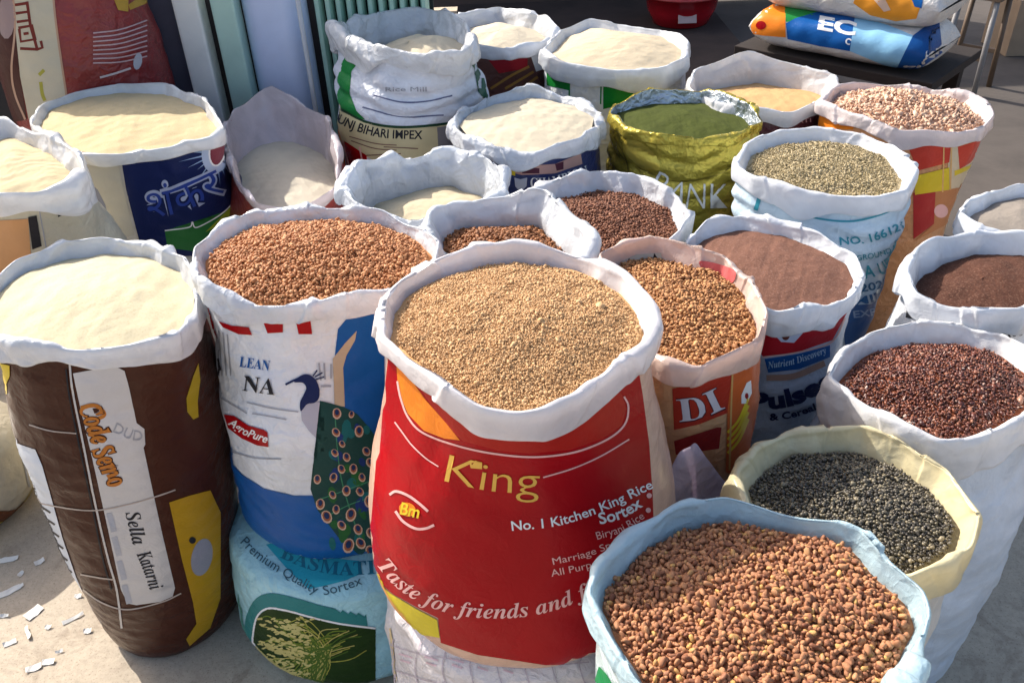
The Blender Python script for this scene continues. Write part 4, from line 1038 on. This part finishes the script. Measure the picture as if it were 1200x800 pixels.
L2 = closed_sack('rice_sack', 'crumpled white closed sack with pale grid print, under the red sack', (S19.c[0] + 0.0, S19.c[1] - 0.005), 0.305, GZ, 0.395, plastic((0.72, 0.68, 0.70), 0.32, 0, 0.6), 511, 1.7, prof=((0, .95), (.3, 1.0), (.85, 1.03), (1, 1.0)), rnd_=.05)
PG, PP = ink((0.50, 0.44, 0.50)), ink((0.62, 0.46, 0.52))
lines(L2, [[(452, 752), (480, 762), (520, 770), (560, 775), (610, 782), (690, 775)], [(440, 775), (480, 790), (520, 800), (600, 812), (690, 800)]] + [[(462 + 32 * i, 748 + 3 * min(i, 4)), (455 + 32 * i, 780), (460 + 33 * i, 812)] for i in range(8)], 1.2, PG, 1, 'grid_print')
lines(L2, [[(468 + 30 * i, 765 + 3 * i), (484 + 30 * i, 770 + 3 * i)] for i in range(5)] + [[(470 + 30 * i, 772 + 3 * i), (482 + 30 * i, 776 + 3 * i)] for i in range(5)], 2, PP, 1, 'small_print', smooth=False)
panel(L2, [(428, 735), (448, 738), (462, 770), (440, 790), (428, 800)], ink((0.66, 0.52, 0.30)), 0.5)

l4 = at(-38, 588, GZ)
L4 = closed_sack('rice_sack', 'cream closed sack with a yellow band, at the left edge behind the brown sack', (l4[0], l4[1]), 0.25, GZ, 0.03, plastic((0.52, 0.47, 0.37), 0.4, 0, .3), 531, 0.9)
panel(L4, [(-40, 612), (10, 612), (52, 600), (60, 640), (20, 655), (-40, 660)], YEL, 0)
panel(L4, [(-40, 598), (10, 598), (56, 586), (54, 600), (10, 611), (-40, 611)], ink((0.16, 0.06, 0.03)), 1)
lines(L4, [[(18, 505), (26, 535), (34, 570)], [(26, 500), (34, 530)]], 2.2, GREY, 1)

# sack stack at top left
tl = aty(94, 60, 3.38)
L3 = closed_sack('rice_sack', 'tall dark red closed sack with a beige strip, behind the navy sunburst sack', (tl[0], tl[1]), 0.30, GZ, 1.19, plastic((0.23, 0.022, 0.022), 0.3, 0, 0.5), 521, 0.9)
panel(L3, [(13, -30), (60, -30), (66, 30), (78, 112), (70, 135), (34, 140), (24, 90), (18, 30)], ink((0.50, 0.46, 0.36)), 0, 'printed_strip')
panel(L3, [(-20, -30), (13, -30), (18, 30), (24, 90), (32, 140), (-20, 150)], ink((0.06, 0.02, 0.018)), 0)
lines(L3, [[(14, -20), (18, 30), (14, 80), (18, 110), (30, 140)], [(60, -30), (66, 30), (78, 112)]], 2.4, ink((0.45, 0.28, 0.20)), 1)
RB = ink((0.16, 0.03, 0.025))
lines(L3, [[(18, 6), (32, 4)], [(19, 16), (33, 14), (35, 24), (20, 26)], [(22, 33), (38, 30), (42, 46), (25, 49), (23, 34)], [(28, 40), (34, 39)], [(24, 57), (44, 58), (50, 56), (48, 48)], [(32, 2), (36, 30), (44, 58)]], 3.4, RB, 1.4, 'lettering', smooth=False)
lines(L3, [[(46, 88), (52, 82)], [(48, 96), (50, 110), (53, 118)]], 4, ink((0.35, 0.33, 0.06)), 1.2, 'leaf_print')
lines(L3, [[(109, 39 + 5 * i), (140, 35 + 5.4 * i), (172, 24 + 6.0 * i)] for i in range(8)], 1.6, ink((0.50, 0.36, 0.38)), 1, 'small_print')
lines(L3, [[(117, 91), (135, 86), (153, 80)]], 2.4, ink((0.6, 0.5, 0.5)), 1, 'small_print')
panel(L3, [(126, -20), (150, -20), (150, 14), (138, 12)], ink((0.45, 0.28, 0.05)), 0.6, more=([(150, 6), (172, -10), (172, 4), (152, 12)],))
panel(L3, ellipse(161, 72, 5, 10, 10, 12), ink((0.45, 0.45, 0.5)), 1, 'logo_badge')
panel(L3, ellipse(8, 20, 10, 26, 0, 14), ink((0.30, 0.22, 0.22)), 1)

# ---------------- shop front on the left
YF = 3.52
def fx(px): return aty(px, 50, YF)[0]
def post(name, label, cat, p0, p1, mat, dep, y=YF, bev=0.01, top=1.32):
    x0, x1 = fx(p0), fx(p1)
    o = box(name, ((x0 + x1) / 2, y + dep / 2, (top + GZ) / 2), (x1 - x0, dep, top - GZ), mat, None, bev)
    return tag(o, label, cat)
post('wall_panel', 'dark grey wall panel between the dark red sack and the white post', 'panel', 120, 209, flat((0.085, 0.085, 0.12), 0.5, 5, .2, .1), 0.05, YF + 0.05)
post('door_post', 'off-white upright door post left of the dark gap', 'post', 212, 242, flat((0.84, 0.84, 0.80), 0.5, 5, .12, .1), 0.10)
post('door_post', 'grey green upright door post right of the dark gap', 'post', 255.5, 283, flat((0.48, 0.68, 0.58), 0.5, 5, .12, .1), 0.10)
bm = bmesh.new()
x0, x1 = fx(283.5), fx(360); rC = (x1 - x0) / 2
for k in range(25):
    a = math.pi * k / 24
    for zc in np.linspace(GZ, 1.32, 12): bm.verts.new((-(rC) * math.cos(a), -0.11 * math.sin(a) + 0.004 * math.sin(5 * a + zc), zc))
bm.verts.ensure_lookup_table()
for k in range(24):
    for j in range(11): bm.faces.new([bm.verts[k * 12 + j], bm.verts[(k + 1) * 12 + j], bm.verts[(k + 1) * 12 + j + 1], bm.verts[k * 12 + j + 1]])
tag(bm_obj('round_pillar', bm, flat((0.62, 0.69, 0.90), 0.42, 4, .1, .1), None, ((x0 + x1) / 2, YF + 0.115, 0), True), 'smooth pale blue round pillar beside the green shutter', 'pillar')
def tube(name, p, q, r, mat, parent=None, n=12):
    p, q = Vector(p), Vector(q); d = q - p
    bm = bmesh.new(); bmesh.ops.create_cone(bm, cap_ends=True, segments=n, radius1=r, radius2=r, depth=d.length)
    bmesh.ops.transform(bm, matrix=Matrix.Translation((p + q) / 2) @ d.to_track_quat('Z', 'Y').to_matrix().to_4x4(), verts=bm.verts[:])
    return bm_obj(name, bm, mat, parent, (0, 0, 0), True)
pl = tube('pipe', (fx(361), YF - 0.06, GZ), (fx(361), YF - 0.06, 1.32), 0.010, flat((0.55, 0.54, 0.55), 0.4, 6, .1, .1))
tag(pl, 'thin white vertical pipe between the pillar and the shutter', 'pipe')
sh = empty('shutter', (fx(437), YF + 0.08, GZ)); tag(sh, 'grey green ribbed metal shutter behind the slumped white sack', 'shutter')
gm = flat((0.44, 0.66, 0.54), 0.38, 6, .15, .1)
xs = np.linspace(fx(368), fx(505), 12)
for a, b in zip(xs[:-1], xs[1:]):
    w = b - a
    bm = bmesh.new()
    pr = [(-.5, .03), (-.38, .0), (-.2, -.022), (.2, -.022), (.38, 0), (.5, .03)]
    top = [bm.verts.new((u * (w - .006), v, 1.32 - GZ)) for u, v in pr]; bot = [bm.verts.new((u * (w - .006), v, 0)) for u, v in pr]
    for i in range(5): bm.faces.new((bot[i], bot[i + 1], top[i + 1], top[i]))
    bm_obj('slat', bm, gm, sh, ((a + b) / 2 - sh.location.x, 0, 0))
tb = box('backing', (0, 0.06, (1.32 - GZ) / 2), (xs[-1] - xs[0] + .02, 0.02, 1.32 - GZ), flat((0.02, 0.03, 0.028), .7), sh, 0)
bw = box('back_wall', (-2.2, YF + 0.35, .5), (3.8, 0.08, 1.6), flat((0.03, 0.028, 0.03), 0.8), None, 0); bw['kind'] = 'structure'  # near-black colour stands in for the unlit interior seen through the post gap
# doorway with a dark floor: its brown is deepened to stand for indoor shade
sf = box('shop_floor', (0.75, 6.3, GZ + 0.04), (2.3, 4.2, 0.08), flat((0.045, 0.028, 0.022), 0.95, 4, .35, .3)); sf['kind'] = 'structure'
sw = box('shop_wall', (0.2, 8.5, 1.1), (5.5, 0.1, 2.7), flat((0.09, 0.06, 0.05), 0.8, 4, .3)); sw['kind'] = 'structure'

# ---------------- bench and rice bags
BZ = 0.60
p0, p1 = at(872, 56, BZ), at(1078, 96, BZ)
e = (p1 - p0) / np.linalg.norm(p1 - p0); LB = np.linalg.norm(p1 - p0); rzB = math.atan2(e[1], e[0]); nB = np.array([-e[1], e[0], 0])
dark = flat((0.018, 0.011, 0.009), 0.95, 8, .3)
bn = empty('bench', tuple((p0 + p1) / 2 + nB * 0.30 + np.array([0, 0, GZ - BZ])), rzB)
tag(bn, 'dark wooden bench carrying the stacked rice bags', 'bench')
Hb = BZ - GZ
box('top', (0, 0, Hb - 0.02), (LB + 0.10, 0.60, 0.04), dark, bn)
box('front_board', (-.1, -0.27, Hb / 2 - 0.03), (LB - .1, 0.025, Hb - 0.10), dark, bn)
for sx in (-1, 1):
    for sy in (-1, 1): box('leg', (sx * LB * .47, sy * .24, Hb / 2 - .02), (0.06, 0.06, Hb - .04), dark, bn)
def rice_bag(label, c, rz, L, W, Tk, mat, seed, amp=1.0):
    s = Sack(); root = empty('rice_bag', tuple(c), rz); tag(root, label, 'bag', 'rice bags on the bench'); s.root = root
    nu, nv = 90, 80
    u = np.linspace(-1, 1, nu)[:, None]; a = np.linspace(0, 2 * np.pi, nv, endpoint=False)[None, :]
    env = (1 - np.abs(u) ** 9) ** 0.5 * .97 + .03
    cs, sn = np.cos(a), np.sin(a)
    y = W / 2 * np.sign(cs) * np.abs(cs) ** .75 * (1 - .1 * np.abs(u) ** 6); z = Tk / 2 + Tk / 2 * np.sign(sn) * np.abs(sn) ** .8 * env
    X = np.broadcast_to(u * L / 2, (nu, nv)) ; P = np.stack([X, y + 0 * X, z + 0 * X], -1)
    d = amp * (0.022 * crumple(P, 7, seed) + 0.008 * crumple(P, 22, seed + 1))
    P[..., 1] += cs * d; P[..., 2] += np.maximum(sn, -.1) * d
    cr, sr = math.cos(rz), math.sin(rz)
    Wd = np.stack([P[..., 0] * cr - P[..., 1] * sr + c[0], P[..., 0] * sr + P[..., 1] * cr + c[1], P[..., 2] + c[2]], -1)
    F = grid_faces(nv, nu, True)
    Wd = Wd.transpose(1, 0, 2).reshape(-1, 3)
    F = F[:, ::-1]
    s.bvh = BVHTree.FromPolygons([tuple(v) for v in Wd], [tuple(f) for f in F])
    s.mid = np.array(c) + np.array([0, 0, Tk / 2])
    L_ = np.array(c); Rz = np.array([[cr, sr, 0], [-sr, cr, 0], [0, 0, 1]])
    o = bpy.data.objects.new('body', np_mesh('body', (Wd - L_) @ Rz.T, F, True, mat)); link(o, root)
    s.rz = rz
    return s
_cast = cast
def cast(s, x, y, off):
    p = _cast(s, x, y, off)
    if getattr(s, 'rz', None):
        L = Vector(s.root.location); d = Matrix.Rotation(-s.rz, 3, 'Z') @ (p - L); p = d + L
    return p
cB = (p0 + p1) / 2 + nB * 0.21
B1 = rice_bag('blue and orange rice bag, lower one lying on the bench', (cB[0], cB[1], BZ), rzB, LB, 0.42, 0.185, plastic((0.60, 0.58, 0.57), 0.3, 0, .6), 601, 1.5)
B2 = rice_bag('white rice bag with orange print, upper one lying on the bench', (cB[0] + .02, cB[1] + .03, BZ + 0.16), rzB, LB, 0.42, 0.20, plastic((0.62, 0.60, 0.58), 0.3, 0, .6), 611, 1.5)
panel(B1, [(862, 36), (866, 8), (905, 2), (920, 6), (921, 44), (895, 42)], ORG, 0)
panel(B1, ellipse(892, 30, 6, 5), RED, 1)
panel(B1, [(919, 4), (980, 8), (930, 26), (921, 26)], GREEN, 0)
panel(B1, [(921, 28), (932, 22), (960, 14), (1002, 18), (996, 60), (960, 54), (923, 46)], BLUE, 0.4)
panel(B1, [(1002, 18), (1040, 30), (1070, 42), (1050, 82), (996, 60)], ink((0.25, 0.50, 0.72), .3), 0.4)
panel(B1, [(1070, 42), (1100, 20), (1104, 62), (1064, 90), (1050, 82)], ink((0.01, 0.07, 0.25), .3), 0.6)
text(B1, 'EC', [(958, 34), (1002, 42)], 15, WHT, 1.5, 0.04)
text(B1, 'C', [(990, 51), (996, 53)], 7, WHT, 1.5, 0.04)
panel(B2, [(1000, 4), (1006, -12), (1060, -8), (1080, 4), (1074, 22), (1050, 25), (1020, 18)], ink((0.70, 0.28, 0.03), .3), 0)
panel(B2, [(1020, -5), (1035, -5), (1044, 12), (1036, 14)], ink((0.62, 0.45, 0.36)), 1)
panel(B2, [(1066, -6), (1082, -2), (1080, 10), (1072, 8)], BLUE, 1)
# corner ear of the upper bag
# ---------------- red bucket in the doorway
def lathe(name, prof, mat, parent=None, loc=(0, 0, 0), n=48):
    bm = bmesh.new(); rings = []
    for r, z in prof: rings.append([bm.verts.new((r * math.cos(2 * math.pi * k / n), r * math.sin(2 * math.pi * k / n), z)) for k in range(n)])
    for a, b in zip(rings[:-1], rings[1:]):
        for k in range(n): bm.faces.new((a[k], a[(k + 1) % n], b[(k + 1) % n], b[k]))
    bm.faces.new(rings[0][::-1]); bm.faces.new(rings[-1])
    return bm_obj(name, bm, mat, parent, loc, True)
bc = at(802, 34, GZ + .08) + np.array([0, 0.2, 0])
bk = empty('plastic_tub', (bc[0], bc[1], GZ + .08)); tag(bk, 'glossy red plastic tub with a pale label on the dark shop floor', 'tub')
rp = flat((0.36, 0.008, 0.016), 0.25, 5, .1, .05)
lathe('shell', [(.21, 0), (.23, .01), (.285, .12), (.31, .24), (.322, .24), (.322, .265), (.305, .27), (.30, .25), (.22, .05), (.05, .03)], rp, bk)
lathe('lid_ring', [(.325, .235), (.332, .24), (.332, .252), (.325, .256)], flat((0.45, 0.05, 0.05), .25), bk)
box('label', (0.0, -0.282, .11), (.15, .012, .09), flat((0.50, 0.36, 0.34), .5), bk, .002, Matrix.Rotation(math.radians(-24), 4, 'X'))
# ---------------- stool with a tin at the top right
q0, q1 = at(1094, 104, GZ), at(1140, 114, GZ)
ex = (q1 - q0) / np.linalg.norm(q1 - q0); ey = np.array([-ex[1], ex[0], 0]); wS = np.linalg.norm(q1 - q0)
sc_ = (q0 + q1) / 2 + ey * wS / 2
stl = empty('stool', (sc_[0], sc_[1], GZ), math.atan2(ex[1], ex[0])); tag(stl, 'tall grey brown stool with splayed legs on the road', 'stool')
lg, lb = flat((0.22, 0.21, 0.21), .5), flat((0.13, 0.085, 0.055), .6)
for sx in (-1, 1):
    for sy in (-1, 1): tube('leg', (sx * wS * .5, sy * wS * .5, 0.002), (sx * wS * .42, sy * wS * .42, .62), .018, lg if sy < 0 else lb, stl)
for sy in (-1, 1): box('stretcher', (0, sy * wS * .46, .25), (wS * .9, .02, .03), lb, stl, .003)
box('seat', (0, 0, .635), (wS * 1.05, wS * 1.05, .03), lb, stl)
box('tin', (0, 0, .0), (0, 0, 0), lb, None) if False else None
tn = box('tin_box', (sc_[0], sc_[1], GZ + .65 + .091), (.24, .2, .18), flat((0.42, 0.22, 0.03), .35, 30, .6, .1), None, .01, Matrix.Rotation(math.atan2(ex[1], ex[0]), 4, 'Z'))
tag(tn, 'golden brown patterned tin box on the tall stool', 'tin')
cbp = at(1225, 66, GZ)
cb = empty('cardboard_box', (cbp[0], cbp[1] + .2, GZ)); tag(cb, 'tan cardboard box on the road at the right edge', 'box')
cm = flat((0.34, 0.24, 0.16), .8, 6, .15)
box('carton', (0, 0, .206), (.62, .4, .40), cm, cb); box('flap', (0, -.1, .41), (.62, .19, .006), cm, cb, .001); box('flap', (0, .1, .41), (.62, .19, .006), cm, cb, .001)
# ---------------- pale plastic sheet standing up between the red sack and the bean sack
top = smooth_path([(788, 545), (797, 530), (808, 523), (815, 519), (823, 529), (840, 553), (858, 573), (880, 590), (905, 600)], 8)
YS = 1.29
Pt = np.array([aty(x, y, YS + 0.05 * math.sin((x - 790) / 60)) for x, y in top])
nrow = 30
G = np.array([[p * np.array([1, 1, 0]) + np.array([0, -0.045 * (k / nrow) ** .7, p[2] - (p[2] - 0.28) * k / nrow]) for k in range(nrow)] for p in Pt])
dd_ = 0.016 * crumple(G, 10, 71) + .008 * crumple(G, 26, 72)
G[..., 1] += dd_
nT = len(Pt); Vs = np.concatenate([G.reshape(-1, 3), (G + np.array([0, 0.002, 0])).reshape(-1, 3)])
Fs = grid_faces(nT, nrow, False); Fs = np.concatenate([Fs, Fs[:, ::-1] + nT * nrow])
ps = np_obj('plastic_sheet', Vs, Fs, plastic((0.66, 0.56, 0.66), 0.3, 0.3, 0.4), None, (float(Pt[3][0]), YS, 0.28))
tag(ps, 'pale lilac plastic sheet rising to a peak between the red and bean sacks', 'plastic sheet')
# ---------------- paper scraps on the ground
pm = flat((0.80, 0.78, 0.72), .7, 8, .05)
_r = random.Random(4)
named = {11: 'long white paper scrap at the left edge, farthest from the camera', 40: 'broad squarish white paper scrap, widest of the litter', 86: 'thin slanting white paper strip nearest the foot of the brown sack', 10: 'long pointed white paper sliver at the left edge below the farthest scrap', 33: 'short upright white paper sliver just below the squarish scrap'}
for (x, y, l, w, a) in ((11, 656, .055, .018, 12), (47, 659, .03, .018, 40), (10, 694, .07, .02, 35), (18, 690, .05, .012, 30), (40, 718, .05, .032, 60), (86, 725, .06, .012, 35), (57, 735, .018, .012, 0), (33, 742, .05, .012, -55), (12, 754, .035, .016, 30), (103, 740, .022, .016, 10), (57, 776, .034, .016, 5), (40, 783, .04, .02, 25), (5, 722, .03, .01, 0), (92, 699, .022, .014, 0), (25, 673, .02, .012, 70), (70, 764, .02, .008, 20)):
    p = at(x, y, GZ)
    bm = bmesh.new(); n = 5
    vs = []
    for k in range(n):
        u = k / (n - 1) - .5
        for sgn in (-1, 1):
            vs.append(bm.verts.new((u * l, sgn * w / 2 * (1 - .5 * abs(u)) + _r.uniform(-.002, .002), .004 + .008 * abs(u) * _r.uniform(.2, 1) + .002 * sgn)))
    for k in range(n - 1): bm.faces.new((vs[2 * k], vs[2 * k + 2], vs[2 * k + 3], vs[2 * k + 1]))
    r = bmesh.ops.extrude_face_region(bm, geom=bm.faces[:])
    for v in r['geom']:
        if isinstance(v, bmesh.types.BMVert): v.co.z -= .0012
    o = bm_obj('paper_scrap', bm, pm, None, (p[0], p[1], GZ)); o.rotation_euler = (0, 0, math.radians(a))
    tag(o, named.pop(x, 'tiny white paper fleck lying on the sunlit ground by the brown sack'), 'paper scrap', 'paper scraps on the ground')
